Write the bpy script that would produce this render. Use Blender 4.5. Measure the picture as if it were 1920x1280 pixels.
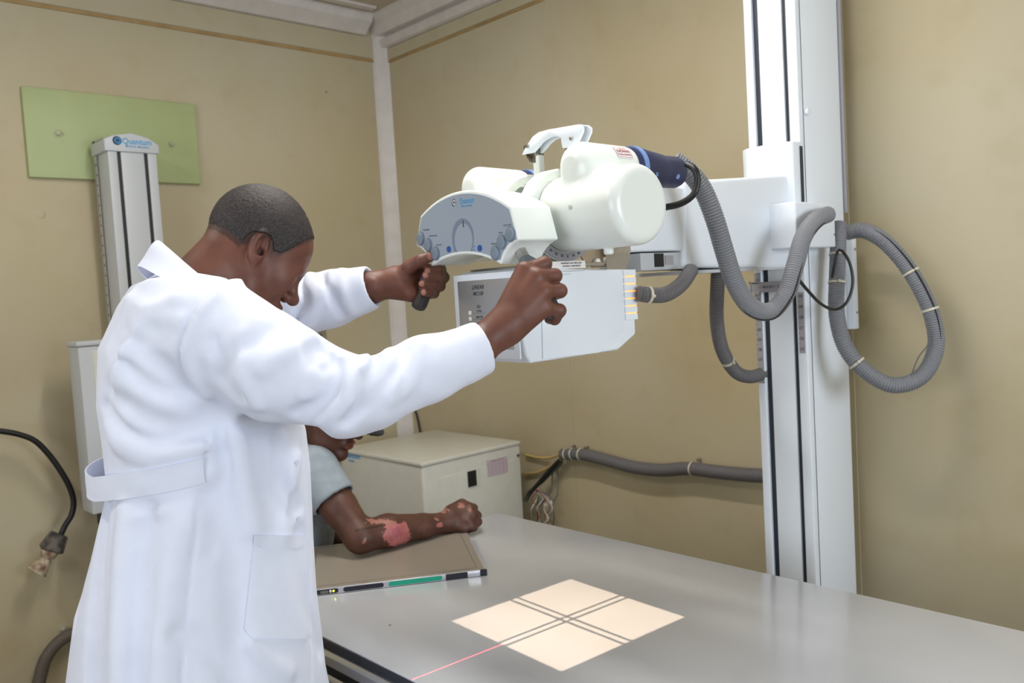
import bpy, bmesh, math
import numpy as np
from mathutils import Vector, Matrix

for _o in list(bpy.data.objects):
    bpy.data.objects.remove(_o)
SC = bpy.context.scene
COL = SC.collection
PI = math.pi

# ------------------------------------------------------------------ camera
FPX = 1600.94                      # focal length in pixels of a 1920x1280 frame
EYE = 1.45                         # camera height
def _frame():
    va = np.array([1710., 198., -FPX]); vb = np.array([-1500., 10., -FPX])
    Y = va/np.linalg.norm(va); X = -vb/np.linalg.norm(vb)
    Z = np.cross(X, Y); Z /= np.linalg.norm(Z); Y = np.cross(Z, X)
    return np.array([X, Y, Z])
RW = _frame()
cam = bpy.data.cameras.new('camera'); cam_o = bpy.data.objects.new('camera', cam); COL.objects.link(cam_o)
cam.sensor_width = 36.0; cam.lens = FPX/1920*36; cam.clip_start = .02
cm = Matrix([[*RW[0], 0], [*RW[1], 0], [*RW[2], EYE], [0, 0, 0, 1]])
cam_o.matrix_world = cm
cam.dof.use_dof = True; cam.dof.focus_distance = 1.62; cam.dof.aperture_fstop = 5.6
SC.camera = cam_o
SC.view_settings.view_transform = 'Standard'; SC.view_settings.look = 'None'
SC.view_settings.gamma = 1; SC.view_settings.use_curve_mapping = False
SC.view_settings.exposure = -0.33

# ------------------------------------------------------------------ world and light
XA, YB, XR, YF, CH = -3.63, 2.60, 2.6, -2.2, 2.84       # room: left wall, back wall, right wall, front wall, ceiling
w = bpy.data.worlds.new('world'); SC.world = w; w.use_nodes = True
w.node_tree.nodes['Background'].inputs[0].default_value = (.75, .85, 1, 1)
w.node_tree.nodes['Background'].inputs[1].default_value = 1.0
def area(name, loc, rot, sx, sy, power, color):
    l = bpy.data.lights.new(name, 'AREA'); l.shape = 'RECTANGLE'; l.size = sx; l.size_y = sy
    l.energy = power; l.color = color
    o = bpy.data.objects.new(name, l); o.location = loc; o.rotation_euler = rot; COL.objects.link(o)
    return o
area('daylight_right', (XR+.12, 1.15, 1.65), (0, PI/2, 0), 1.2, 2.1, 100, (.86, .93, 1))
area('daylight_front', (-.6, YF-.12, 1.6), (PI/2, 0, 0), 2.4, 1.3, 58, (.88, .94, 1))
LAMPS = [(-1.5, 1.25), (-2.2, -.3)]

# ------------------------------------------------------------------ image-plane helpers (pixel of the 1920x1280 photograph -> point in the room)
def ray(u, v):
    return RW @ np.array([(u-960)/FPX, -(v-640)/FPX, -1.])
def W(u, v, d):
    return ray(u, v)*d + np.array([0, 0, EYE])
def ony(u, v, y):
    r = ray(u, v); return r*(y/r[1]) + np.array([0, 0, EYE])
def onx(u, v, x):
    r = ray(u, v); return r*(x/r[0]) + np.array([0, 0, EYE])
def onz(u, v, z):
    r = ray(u, v); return r*((z-EYE)/r[2]) + np.array([0, 0, EYE])

# ------------------------------------------------------------------ materials
def lin(c):
    return tuple(((x/255)/12.92 if x/255 <= .04045 else ((x/255+.055)/1.055)**2.4) for x in c)
MATS = {}
def mat(name, rgb, rough=.5, metal=0., noise=0., nscale=8., bump=0., bscale=200., spec=.5, coat=0., emit=None, estr=0., rgb2=None, trans=0., sub=0., sheen=0., stretch=None):
    if name in MATS: return MATS[name]
    m = bpy.data.materials.new(name); m.use_nodes = True
    nt = m.node_tree; b = nt.nodes['Principled BSDF']
    c = (*lin(rgb), 1)
    b.inputs['Base Color'].default_value = c
    b.inputs['Roughness'].default_value = rough; b.inputs['Metallic'].default_value = metal
    b.inputs['Specular IOR Level'].default_value = spec; b.inputs['Coat Weight'].default_value = coat
    b.inputs['Transmission Weight'].default_value = trans
    if sub: b.inputs['Subsurface Weight'].default_value = sub; b.inputs['Subsurface Radius'].default_value = (.006, .003, .002); b.inputs['Subsurface Scale'].default_value = 1
    if sheen: b.inputs['Sheen Weight'].default_value = sheen
    if emit: b.inputs['Emission Color'].default_value = (*lin(emit), 1); b.inputs['Emission Strength'].default_value = estr
    tc = nt.nodes.new('ShaderNodeTexCoord'); src = tc.outputs['Object']
    if stretch:
        mp = nt.nodes.new('ShaderNodeMapping'); mp.inputs['Scale'].default_value = stretch
        nt.links.new(src, mp.inputs[0]); src = mp.outputs[0]
    if noise or rgb2:
        n = nt.nodes.new('ShaderNodeTexNoise'); n.inputs['Scale'].default_value = nscale; n.inputs['Detail'].default_value = 5
        nt.links.new(src, n.inputs['Vector'])
        r = nt.nodes.new('ShaderNodeValToRGB')
        r.color_ramp.elements[0].position = .35; r.color_ramp.elements[1].position = .65
        c2 = lin(rgb2) if rgb2 else tuple(x*(1-noise) for x in lin(rgb))
        r.color_ramp.elements[0].color = (*c2, 1); r.color_ramp.elements[1].color = c
        nt.links.new(n.outputs['Fac'], r.inputs[0]); nt.links.new(r.outputs[0], b.inputs['Base Color'])
    if bump:
        n = nt.nodes.new('ShaderNodeTexNoise'); n.inputs['Scale'].default_value = bscale; n.inputs['Detail'].default_value = 4
        nt.links.new(src, n.inputs['Vector'])
        bp = nt.nodes.new('ShaderNodeBump'); bp.inputs['Strength'].default_value = bump; bp.inputs['Distance'].default_value = .002
        nt.links.new(n.outputs['Fac'], bp.inputs['Height']); nt.links.new(bp.outputs[0], b.inputs['Normal'])
    MATS[name] = m
    return m

def wall_material():
    m = mat('wall_paint', (186, 174, 144), .55, bump=.12, bscale=60)
    nt = m.node_tree; b = nt.nodes['Principled BSDF']
    geo = nt.nodes.new('ShaderNodeNewGeometry')
    n1 = nt.nodes.new('ShaderNodeTexNoise'); n1.inputs['Scale'].default_value = 1.3; n1.inputs['Detail'].default_value = 4
    n2 = nt.nodes.new('ShaderNodeTexNoise'); n2.inputs['Scale'].default_value = 9; n2.inputs['Detail'].default_value = 6
    v = nt.nodes.new('ShaderNodeTexVoronoi'); v.inputs['Scale'].default_value = 3.4; v.inputs['Randomness'].default_value = 1
    for n in (n1, n2, v): nt.links.new(geo.outputs['Position'], n.inputs['Vector'])
    r1 = nt.nodes.new('ShaderNodeValToRGB'); r1.color_ramp.elements[0].position = .32; r1.color_ramp.elements[1].position = .7
    r1.color_ramp.elements[0].color = (*lin((184, 170, 136)), 1); r1.color_ramp.elements[1].color = (*lin((191, 182, 157)), 1)
    nt.links.new(n1.outputs['Fac'], r1.inputs[0])
    r2 = nt.nodes.new('ShaderNodeValToRGB'); r2.color_ramp.elements[0].position = .3; r2.color_ramp.elements[1].position = .45
    r2.color_ramp.elements[0].color = (.95, .94, .91, 1); r2.color_ramp.elements[1].color = (1, 1, 1, 1)
    nt.links.new(n2.outputs['Fac'], r2.inputs[0])
    r3 = nt.nodes.new('ShaderNodeValToRGB'); r3.color_ramp.elements[0].position = .012; r3.color_ramp.elements[1].position = .02
    r3.color_ramp.elements[0].color = (.35, .3, .25, 1); r3.color_ramp.elements[1].color = (1, 1, 1, 1)
    nt.links.new(v.outputs['Distance'], r3.inputs[0])
    a = nt.nodes.new('ShaderNodeMix'); a.data_type = 'RGBA'; a.blend_type = 'MULTIPLY'; a.inputs[0].default_value = 1
    c = nt.nodes.new('ShaderNodeMix'); c.data_type = 'RGBA'; c.blend_type = 'MULTIPLY'; c.inputs[0].default_value = 1
    nt.links.new(r1.outputs[0], a.inputs[6]); nt.links.new(r2.outputs[0], a.inputs[7])
    nt.links.new(a.outputs[2], c.inputs[6]); nt.links.new(r3.outputs[0], c.inputs[7])
    nt.links.new(c.outputs[2], b.inputs['Base Color'])
    return m
M_WALL = wall_material()
M_CEIL = mat('ceiling_board', (190, 178, 160), .8, noise=.1, nscale=3)
M_TRIM = mat('painted_trim', (214, 208, 204), .45, noise=.08, nscale=14)
M_BATTEN = mat('ochre_batten', (176, 146, 96), .6, noise=.25, nscale=12)
M_FLOOR = mat('floor_vinyl', (120, 108, 92), .4, noise=.2, nscale=6)
M_WHITE = mat('white_plastic', (234, 240, 236), .28, bump=.02, bscale=300, coat=.15)
M_WHITE2 = mat('white_enamel', (232, 239, 248), .3, bump=.015, bscale=400)
M_CREAM = mat('cream_enamel', (205, 204, 194), .35, noise=.04, nscale=20)
M_TABLE = mat('table_laminate', (198, 201, 207), .16, noise=.05, nscale=5, spec=.5, coat=.2)
M_GREY = mat('panel_grey', (152, 163, 178), .4)
M_GREY2 = mat('button_grey', (122, 136, 152), .4)
M_DIAL_SHADE = mat('dial_recess_shade', (118, 132, 152), .45)
M_HEX = mat('grip_collar_grey', (92, 102, 112), .35)
M_GRIP = mat('grip_rubber', (62, 58, 58), .55)
M_STEEL = mat('brushed_steel', (190, 188, 184), .32, 1., noise=.1, nscale=40)
M_BRASSY = mat('warm_plate', (176, 160, 140), .35, .7)
M_BLACK = mat('black_plastic', (22, 23, 26), .4)
M_RUBBER = mat('black_rubber', (20, 20, 20), .45)
M_SLOT = mat('slot_dark', (38, 46, 58), .5)
M_BLUE = mat('plug_blue', (40, 46, 82), .45)
M_BLUE2 = mat('plug_ring_blue', (120, 150, 205), .35)
M_BTNBLUE = mat('button_blue', (28, 82, 160), .4)
M_LOGO = mat('logo_blue', (48, 150, 206), .5)
M_LOGOD = mat('logo_dark', (40, 60, 90), .5)
M_INK = mat('ink_dark', (66, 70, 80), .6)
M_RED = mat('ink_red', (150, 60, 80), .6)
M_HOSE = mat('hose_grey', (128, 130, 136), .5)
M_HOSED = mat('hose_dark_grey', (98, 96, 98), .55)
M_TIE = mat('cable_tie', (206, 200, 180), .4)
M_SCALE = mat('scale_grey', (160, 158, 164), .5)
M_GREEN = mat('green_board', (172, 184, 132), .5, noise=.06, nscale=7, bump=.1, bscale=90)
M_BOLT = mat('bolt_green', (168, 172, 136), .4)
M_BUCKY = mat('stand_grey', (190, 194, 198), .4)
M_CLEAR = mat('clear_plastic', (190, 180, 165), .15, trans=.55)
M_LABEL = mat('label_white', (238, 232, 232), .5)
M_PINK = mat('label_pink', (190, 178, 186), .6)
M_WIRE_T = mat('cable_tan', (196, 168, 110), .5)
M_WIRE_W = mat('wire_white', (210, 205, 195), .5)
M_WIRE_R = mat('wire_brown', (150, 92, 70), .5)
M_WIRE_G = mat('cable_green', (46, 66, 50), .5)
M_CASS = mat('detector_taupe', (146, 138, 126), .35, noise=.03, nscale=30)
M_ALU = mat('detector_frame', (196, 196, 204), .3, .4)
M_TEAL = mat('teal_grip', (26, 160, 132), .4)
M_TEALD = mat('detector_black', (30, 32, 46), .4)
M_LED = mat('status_light', (230, 235, 80), .4, emit=(225, 240, 60), estr=4)
M_BULB = mat('collimator_glow', (255, 190, 120), .5, emit=(255, 150, 70), estr=1.8)
M_TUBE = mat('lamp_tube', (255, 255, 255), .5, emit=(255, 250, 240), estr=9)
M_GLASS = mat('window_glass', (240, 245, 250), .02, trans=1)
M_RUST = mat('rust', (92, 50, 30), .8)
M_BROWNP = mat('plug_old', (196, 184, 160), .5, rgb2=(120, 88, 70), nscale=40)
M_PLUGB = mat('plug_black', (28, 26, 26), .4, rgb2=(110, 104, 96), nscale=28)

# ------------------------------------------------------------------ mesh helpers
def frame(o, ex=(1, 0, 0), ey=(0, 1, 0), ez=None):
    ex = np.array(ex, float); ey = np.array(ey, float)
    ex /= np.linalg.norm(ex); ey -= ex*np.dot(ex, ey); ey /= np.linalg.norm(ey)
    ez = np.cross(ex, ey)
    M = np.eye(4); M[:3, 0] = ex; M[:3, 1] = ey; M[:3, 2] = ez; M[:3, 3] = o
    return M
ID = np.eye(4)
def nrm(v):
    v = np.array(v, float); return v/np.linalg.norm(v)
class G:
    """collects geometry of one part"""
    def __init__(s): s.bm = bmesh.new()
    def _add(s, verts, faces, M=ID, bev=0, seg=3, edges=None):
        b = bmesh.new()
        vs = [b.verts.new((M @ np.array([*v, 1.]))[:3]) for v in verts]
        for f in faces:
            try: b.faces.new([vs[i] for i in f])
            except ValueError: pass
        bmesh.ops.recalc_face_normals(b, faces=b.faces)
        if bev:
            b.normal_update()
            es = [e for e in b.edges if len(e.link_faces) == 2 and e.calc_face_angle(0) > .5]
            bmesh.ops.bevel(b, geom=es, offset=bev, segments=seg, profile=.5, affect='EDGES', clamp_overlap=True)
        me = bpy.data.meshes.new('t'); b.to_mesh(me); b.free(); s.bm.from_mesh(me); bpy.data.meshes.remove(me)
        return s
    def box(s, lo, hi, M=ID, bev=0, seg=3):
        x0, y0, z0 = lo; x1, y1, z1 = hi
        v = [(x0,y0,z0),(x1,y0,z0),(x1,y1,z0),(x0,y1,z0),(x0,y0,z1),(x1,y0,z1),(x1,y1,z1),(x0,y1,z1)]
        return s._add(v, [(0,3,2,1),(4,5,6,7),(0,1,5,4),(1,2,6,5),(2,3,7,6),(3,0,4,7)], M, bev, seg)
    def hexa(s, v8, M=ID, bev=0, seg=3):
        return s._add(v8, [(0,3,2,1),(4,5,6,7),(0,1,5,4),(1,2,6,5),(2,3,7,6),(3,0,4,7)], M, bev, seg)
    def prism(s, poly, h0, h1, M=ID, bev=0, seg=3):
        n = len(poly)
        v = [(x, y, h0) for x, y in poly] + [(x, y, h1) for x, y in poly]
        f = [tuple(range(n))[::-1], tuple(range(n, 2*n))] + [(i, (i+1) % n, n+(i+1) % n, n+i) for i in range(n)]
        return s._add(v, f, M, bev, seg)
    def lathe(s, prof, M=ID, n=48, a0=0, a1=2*PI):
        """prof: (r, z) list about z"""
        full = abs(a1-a0-2*PI) < 1e-6; m = n if full else n+1
        v = []; f = []
        for k in range(m):
            a = a0+(a1-a0)*k/n
            for r, z in prof: v.append((r*math.cos(a), r*math.sin(a), z))
        L = len(prof)
        for k in range(n):
            k2 = (k+1) % m
            for j in range(L-1): f.append((k*L+j, k2*L+j, k2*L+j+1, k*L+j+1))
        b = bmesh.new(); vs = [b.verts.new((M @ np.array([*p, 1.]))[:3]) for p in v]
        for q in f:
            try: b.faces.new([vs[i] for i in q])
            except ValueError: pass
        bmesh.ops.remove_doubles(b, verts=b.verts, dist=1e-6)
        bmesh.ops.recalc_face_normals(b, faces=b.faces)
        me = bpy.data.meshes.new('t'); b.to_mesh(me); b.free(); s.bm.from_mesh(me); bpy.data.meshes.remove(me)
        return s
    def cyl(s, a, b, r, r2=None, n=32, bev=0):
        a = np.array(a, float); b = np.array(b, float); d = b-a; L = np.linalg.norm(d); z = d/L
        x = nrm(np.cross(z, (0, 0, 1) if abs(z[2]) < .9 else (1, 0, 0))); M = frame(a, x, np.cross(z, x))
        r2 = r if r2 is None else r2
        if bev: prof = [(0, 0), (r-bev, 0), (r-bev*.3, bev*.3), (r, bev), (r2, L-bev), (r2-bev*.3, L-bev*.3), (r2-bev, L), (0, L)]
        else: prof = [(0, 0), (r, 0), (r2, L), (0, L)]
        return s.lathe(prof, M, n)
    def tube(s, pts, r, n=12, step=.01, rib=0, ribamp=0, ratio=1., smooth=True):
        P = spline(pts, step if not rib else rib/4) if smooth else np.array(pts, float)
        N = len(P); T = np.gradient(P, axis=0); T /= np.linalg.norm(T, axis=1)[:, None]
        u = nrm(np.cross(T[0], (0, 0, 1) if abs(T[0][2]) < .9 else (1, 0, 0)))
        v = []; 
        for i in range(N):
            u = u - T[i]*np.dot(u, T[i]); u /= np.linalg.norm(u); w_ = np.cross(T[i], u)
            rr = r(i/(N-1)) if callable(r) else r
            if rib: rr += ribamp*(0, .8, 1, .8)[i % 4] - ribamp
            for k in range(n):
                a = 2*PI*k/n; v.append(P[i]+rr*(u*math.cos(a)+w_*math.sin(a)*ratio))
        f = [(i*n+k, i*n+(k+1) % n, (i+1)*n+(k+1) % n, (i+1)*n+k) for i in range(N-1) for k in range(n)]
        f += [tuple(range(n))[::-1], tuple(range((N-1)*n, N*n))]
        b = [s.bm.verts.new(p) for p in v]
        for q in f: s.bm.faces.new([b[i] for i in q])
        return s
    def mesh(s, v, f):
        b = [s.bm.verts.new(p) for p in v]
        for q in f:
            try: s.bm.faces.new([b[i] for i in q])
            except ValueError: pass
        return s
    def text(s, body, size, M, ext=.0003, align='CENTER', shear=0, bold=0, sx=1.):
        c = bpy.data.curves.new('t', 'FONT'); c.body = body; c.size = size; c.align_x = align; c.align_y = 'CENTER'
        c.extrude = ext; c.shear = shear; c.offset = bold*size; c.resolution_u = 3
        o = bpy.data.objects.new('t', c); COL.objects.link(o)
        dg = bpy.context.evaluated_depsgraph_get(); me = bpy.data.meshes.new_from_object(o.evaluated_get(dg))
        me.transform(Matrix([list(r) for r in (M @ np.diag([sx, 1, 1, 1]))]))
        s.bm.from_mesh(me); bpy.data.meshes.remove(me); bpy.data.objects.remove(o); bpy.data.curves.remove(c)
        return s
def spline(pts, step):
    P = np.array(pts, float)
    if len(P) == 2: 
        n = max(2, int(np.linalg.norm(P[1]-P[0])/step)); return P[0]+(P[1]-P[0])*np.linspace(0, 1, n)[:, None]
    Q = np.vstack([2*P[0]-P[1], P, 2*P[-1]-P[-2]]); out = []
    for i in range(1, len(Q)-2):
        p0, p1, p2, p3 = Q[i-1:i+3]; n = 24
        for t in np.linspace(0, 1, n, endpoint=False):
            out.append(.5*((2*p1)+(-p0+p2)*t+(2*p0-5*p1+4*p2-p3)*t*t+(-p0+3*p1-3*p2+p3)*t**3))
    out.append(P[-1]); out = np.array(out)
    s = np.concatenate([[0], np.cumsum(np.linalg.norm(np.diff(out, axis=0), axis=1))])
    m = max(3, int(s[-1]/step)+1); t = np.linspace(0, s[-1], m)
    return np.stack([np.interp(t, s, out[:, k]) for k in range(3)], 1)
def link(name, me, m, parent):
    o = bpy.data.objects.new(name, me); COL.objects.link(o)
    if m is not None and len(me.materials) == 0: me.materials.append(m)
    root = parent
    if parent is not None:
        o.parent = parent
        while root.parent is not None: root = root.parent
        L = root.location
        me.transform(Matrix.Translation((-L[0], -L[1], -L[2])))
    return o
def obj(name, g, m, parent=None, angle=35, label=None):
    bm = g.bm
    ca = math.radians(angle)
    for f in bm.faces: f.smooth = True
    bm.normal_update()
    for e in bm.edges:
        if len(e.link_faces) == 2 and e.calc_face_angle(0) > ca: e.smooth = False
    me = bpy.data.meshes.new(name); bm.to_mesh(me); bm.free()
    o = link(name, me, m, parent)
    if label: o['label'] = label
    if parent is None:                                  # put the origin at the thing's base
        co = np.array([v.co for v in me.vertices]); c = (co.min(0)+co.max(0))/2; c[2] = co[:, 2].min()
        me.transform(Matrix.Translation(tuple(-c))); o.location = tuple(c)
    return o
def split(name, g, m, parent, label=None, angle=35):
    """every loose piece becomes a part of its own"""
    bm = g.bm; bm.verts.index_update(); bm.verts.ensure_lookup_table(); seen = set(); out = []
    for v0 in bm.verts:
        if v0.index in seen or not v0.link_faces: continue
        st = [v0]; isl = []; seen.add(v0.index)
        while st:
            v = st.pop(); isl.append(v)
            for e in v.link_edges:
                o = e.other_vert(v)
                if o.index not in seen: seen.add(o.index); st.append(o)
        idx = {v.index: i for i, v in enumerate(isl)}; fs = {f for v in isl for f in v.link_faces}
        h = G(); h.mesh([tuple(v.co) for v in isl], [[idx[v.index] for v in f.verts] for f in fs])
        out.append(obj(name, h, m, parent, angle, label))
    bm.free(); return out
def thing(name, label, cat, loc, group=None):
    o = bpy.data.objects.new(name, None); o.empty_display_size = .1; COL.objects.link(o); o.location = tuple(loc)
    o['label'] = label; o['category'] = cat
    if group: o['group'] = group
    return o
def tag(o, label, cat, group=None):
    o['label'] = label; o['category'] = cat
    if group: o['group'] = group
    return o
def struct(name, g, m, parent=None):
    bm = g.bm; me = bpy.data.meshes.new(name)
    for f in bm.faces: f.smooth = False
    bm.to_mesh(me); bm.free(); o = link(name, me, m, parent)
    o['kind'] = 'structure'
    return o

# ------------------------------------------------------------------ room
struct('floor', G().box((XA-.1, YF-.1, -.1), (XR+.1, YB+.1, 0)), M_FLOOR)
struct('ceiling', G().box((XA-.1, YF-.1, CH), (XR+.1, YB+.1, CH+.1)), M_CEIL)
struct('wall_left', G().box((XA-.1, YF-.1, 0), (XA, YB+.1, CH)), M_WALL)
struct('wall_back', G().box((XA, YB, 0), (XR, YB+.1, CH)), M_WALL)
g = G()    # right wall with a window opening
wy0, wy1, wz0, wz1 = .05, 2.25, 1.0, 2.3
g.box((XR, YF, 0), (XR+.1, wy0, CH)).box((XR, wy1, 0), (XR+.1, YB, CH)).box((XR, wy0, 0), (XR+.1, wy1, wz0)).box((XR, wy0, wz1), (XR+.1, wy1, CH))
struct('wall_right', g, M_WALL)
g = G()
fx0, fx1 = -1.8, .6
g.box((XA, YF-.1, 0), (fx0, YF, CH)).box((fx1, YF-.1, 0), (XR, YF, CH)).box((fx0, YF-.1, 0), (fx1, YF, .9)).box((fx0, YF-.1, 2.3), (fx1, YF, CH))
struct('wall_front', g, M_WALL)
def window(n, along, pos, a0, a1, z0, z1):
    g = G(); t = .045
    def bx(p0, p1, q0, q1):
        if along == 'y': g.box((pos+.03, p0, q0), (pos+.08, p1, q1))
        else: g.box((p0, pos-.08, q0), (p1, pos-.03, q1))
    bx(a0, a1, z0, z0+t); bx(a0, a1, z1-t, z1); m = (a0+a1)/2
    for p in (a0, m-t/2, a1-t): bx(p, p+t, z0+t, z1-t)
    o = struct('window_%d' % n, g, M_TRIM)
window(1, 'y', XR, wy0, wy1, wz0, wz1)
window(2, 'x', YF, fx0, fx1, .9, 2.3)

def g_profile(poly, a, b, ax):
    """poly of (out, z) swept along the wall"""
    g = G()
    if ax == 'back':  # out = toward -y
        M = frame((0, YB, 0), (0, -1, 0), (0, 0, 1))      # ez = ex x ey = (0,-1,0)x(0,0,1) = (-1,0,0)
        g.prism(poly, -b, -a, M)
    else:
        M = frame((XA, 0, 0), (1, 0, 0), (0, 0, 1))       # ez = (0,-1,0)
        g.prism(poly, -b, -a, M)
    return g
corn = [(0, 2.695), (.012, 2.695), (.03, 2.70), (.034, 2.735), (.012, 2.745), (.012, 2.752), (.05, 2.757), (.075, 2.80), (.11, 2.825), (.11, CH), (0, CH)]
struct('trim_1', g_profile(corn, XA, XR, 'back'), M_TRIM)
corn2 = [(0, 2.752), (.03, 2.752), (.05, 2.77), (.09, 2.80), (.10, 2.825), (.10, CH), (0, CH)]
struct('trim_2', g_profile(corn2, YF, YB-.11, 'left'), M_TRIM)
struct('trim_3', g_profile([(0, 2.634), (.007, 2.637), (.007, 2.692), (0, 2.695)], XA, XR, 'back'), M_WALL)
struct('trim_4', g_profile([(0, 2.644), (.007, 2.648), (.007, 2.75), (0, 2.752)], YF, YB, 'left'), M_WALL)
struct('trim_5', g_profile([(0, 2.622), (.006, 2.622), (.006, 2.633), (0, 2.635)], XA+.05, XR, 'back'), M_BATTEN)
struct('trim_6', g_profile([(0, 2.630), (.007, 2.630), (.007, 2.643), (0, 2.645)], YF, YB-.05, 'left'), M_BATTEN)
# boxed corner post and panel joints
struct('trim_7', G().prism([(0, 0), (.062, 0), (.05, -.018), (.018, -.05), (0, -.062)], 0, 2.80, frame((XA, YB, 0)), .002, 1), M_TRIM)
for k, xx in enumerate((-2.46, -1.24, -.02, 1.2)):
    struct('trim_%d' % (8+k), G().box((xx-.02, YB-.0025, 0), (xx+.02, YB, 2.628), bev=.001, seg=1), M_WALL)
struct('trim_12', G().box((XA+.15, YF+.2, CH-.012), (XA+.19, YB-.15, CH)).box((-1.2, YF+.2, CH-.012), (-1.16, YB-.15, CH)), M_TRIM)
struct('baseboard_back', G().box((XA, YB-.012, 0), (XR, YB, .09)), M_TRIM)

for k, (lx, ly) in enumerate(LAMPS):
    t = thing('ceiling_lamp', ('white twin-tube fluorescent batten on the ceiling over the x-ray table', 'white twin-tube fluorescent batten on the ceiling nearer the left wall')[k], 'lamp', (lx, ly, CH-.09))
    obj('housing', G().box((lx-.62, ly-.06, CH-.05), (lx+.62, ly+.06, CH), bev=.006), M_WHITE2, t)
    for s_ in (-.035, .035):
        obj('tube', G().cyl((lx-.6, ly+s_, CH-.07), (lx+.6, ly+s_, CH-.07), .013, n=16), M_TUBE, t)
    lo = area('tube_light', (lx, ly, CH-.1), (0, 0, 0), 1.2, .12, (30, 15)[k], (1, .96, .9)); 

# ================================================================== SDF toolkit
def vnoise(p, s, seed=0):
    q = p*s; i = np.floor(q).astype(np.int64); f = (q-i); f = f*f*(3-2*f)
    def h(a, b, c):
        n = (a*73856093) ^ (b*19349663) ^ (c*83492791) ^ (seed*2654435761)
        n = (n ^ (n >> 13))*1274126177 & 0x7fffffff
        return (n % 10007)/10007.
    r = 0
    for dx in (0, 1):
        for dy in (0, 1):
            for dz in (0, 1):
                wgt = (f[:, 0] if dx else 1-f[:, 0])*(f[:, 1] if dy else 1-f[:, 1])*(f[:, 2] if dz else 1-f[:, 2])
                r = r+wgt*h(i[:, 0]+dx, i[:, 1]+dy, i[:, 2]+dz)
    return r*2-1
def seg(p, a, b):
    a = np.asarray(a, float); b = np.asarray(b, float); d = b-a
    t = np.clip(((p-a)@d)/max(d@d, 1e-12), 0, 1)
    return np.linalg.norm(p-a-t[:, None]*d, axis=1), t
def rc(p, a, b, r1, r2):
    d, t = seg(p, a, b); return d-(r1+(r2-r1)*t)
def chain(p, pts, rad, k=.0):
    d = None
    for i in range(len(pts)-1):
        e = rc(p, pts[i], pts[i+1], rad[i], rad[i+1]); d = e if d is None else (smin(d, e, k) if k else np.minimum(d, e))
    return d
def ell(p, c, r, M=None):
    q = p-np.asarray(c, float)
    if M is not None: q = q@M
    r = np.asarray(r, float); k0 = np.linalg.norm(q/r, axis=1); k1 = np.linalg.norm(q/r**2, axis=1)+1e-9
    return k0*(k0-1)/k1
def smin(a, b, k):
    h = np.clip(.5+.5*(b-a)/k, 0, 1); return b+(a-b)*h-k*h*(1-h)
def smax(a, b, k): return -smin(-a, -b, k)
def rcyl(p, a, b, r, e):
    """cylinder with rounded rims"""
    a = np.asarray(a, float); b = np.asarray(b, float); d = b-a; L = np.linalg.norm(d); z = d/L
    h = (p-(a+b)/2)@z; rad = np.linalg.norm(p-(a+b)/2-h[:, None]*z, axis=1)
    qx = rad-r+e; qy = np.abs(h)-L/2+e
    return np.minimum(np.maximum(qx, qy), 0)+np.hypot(np.maximum(qx, 0), np.maximum(qy, 0))-e
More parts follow.
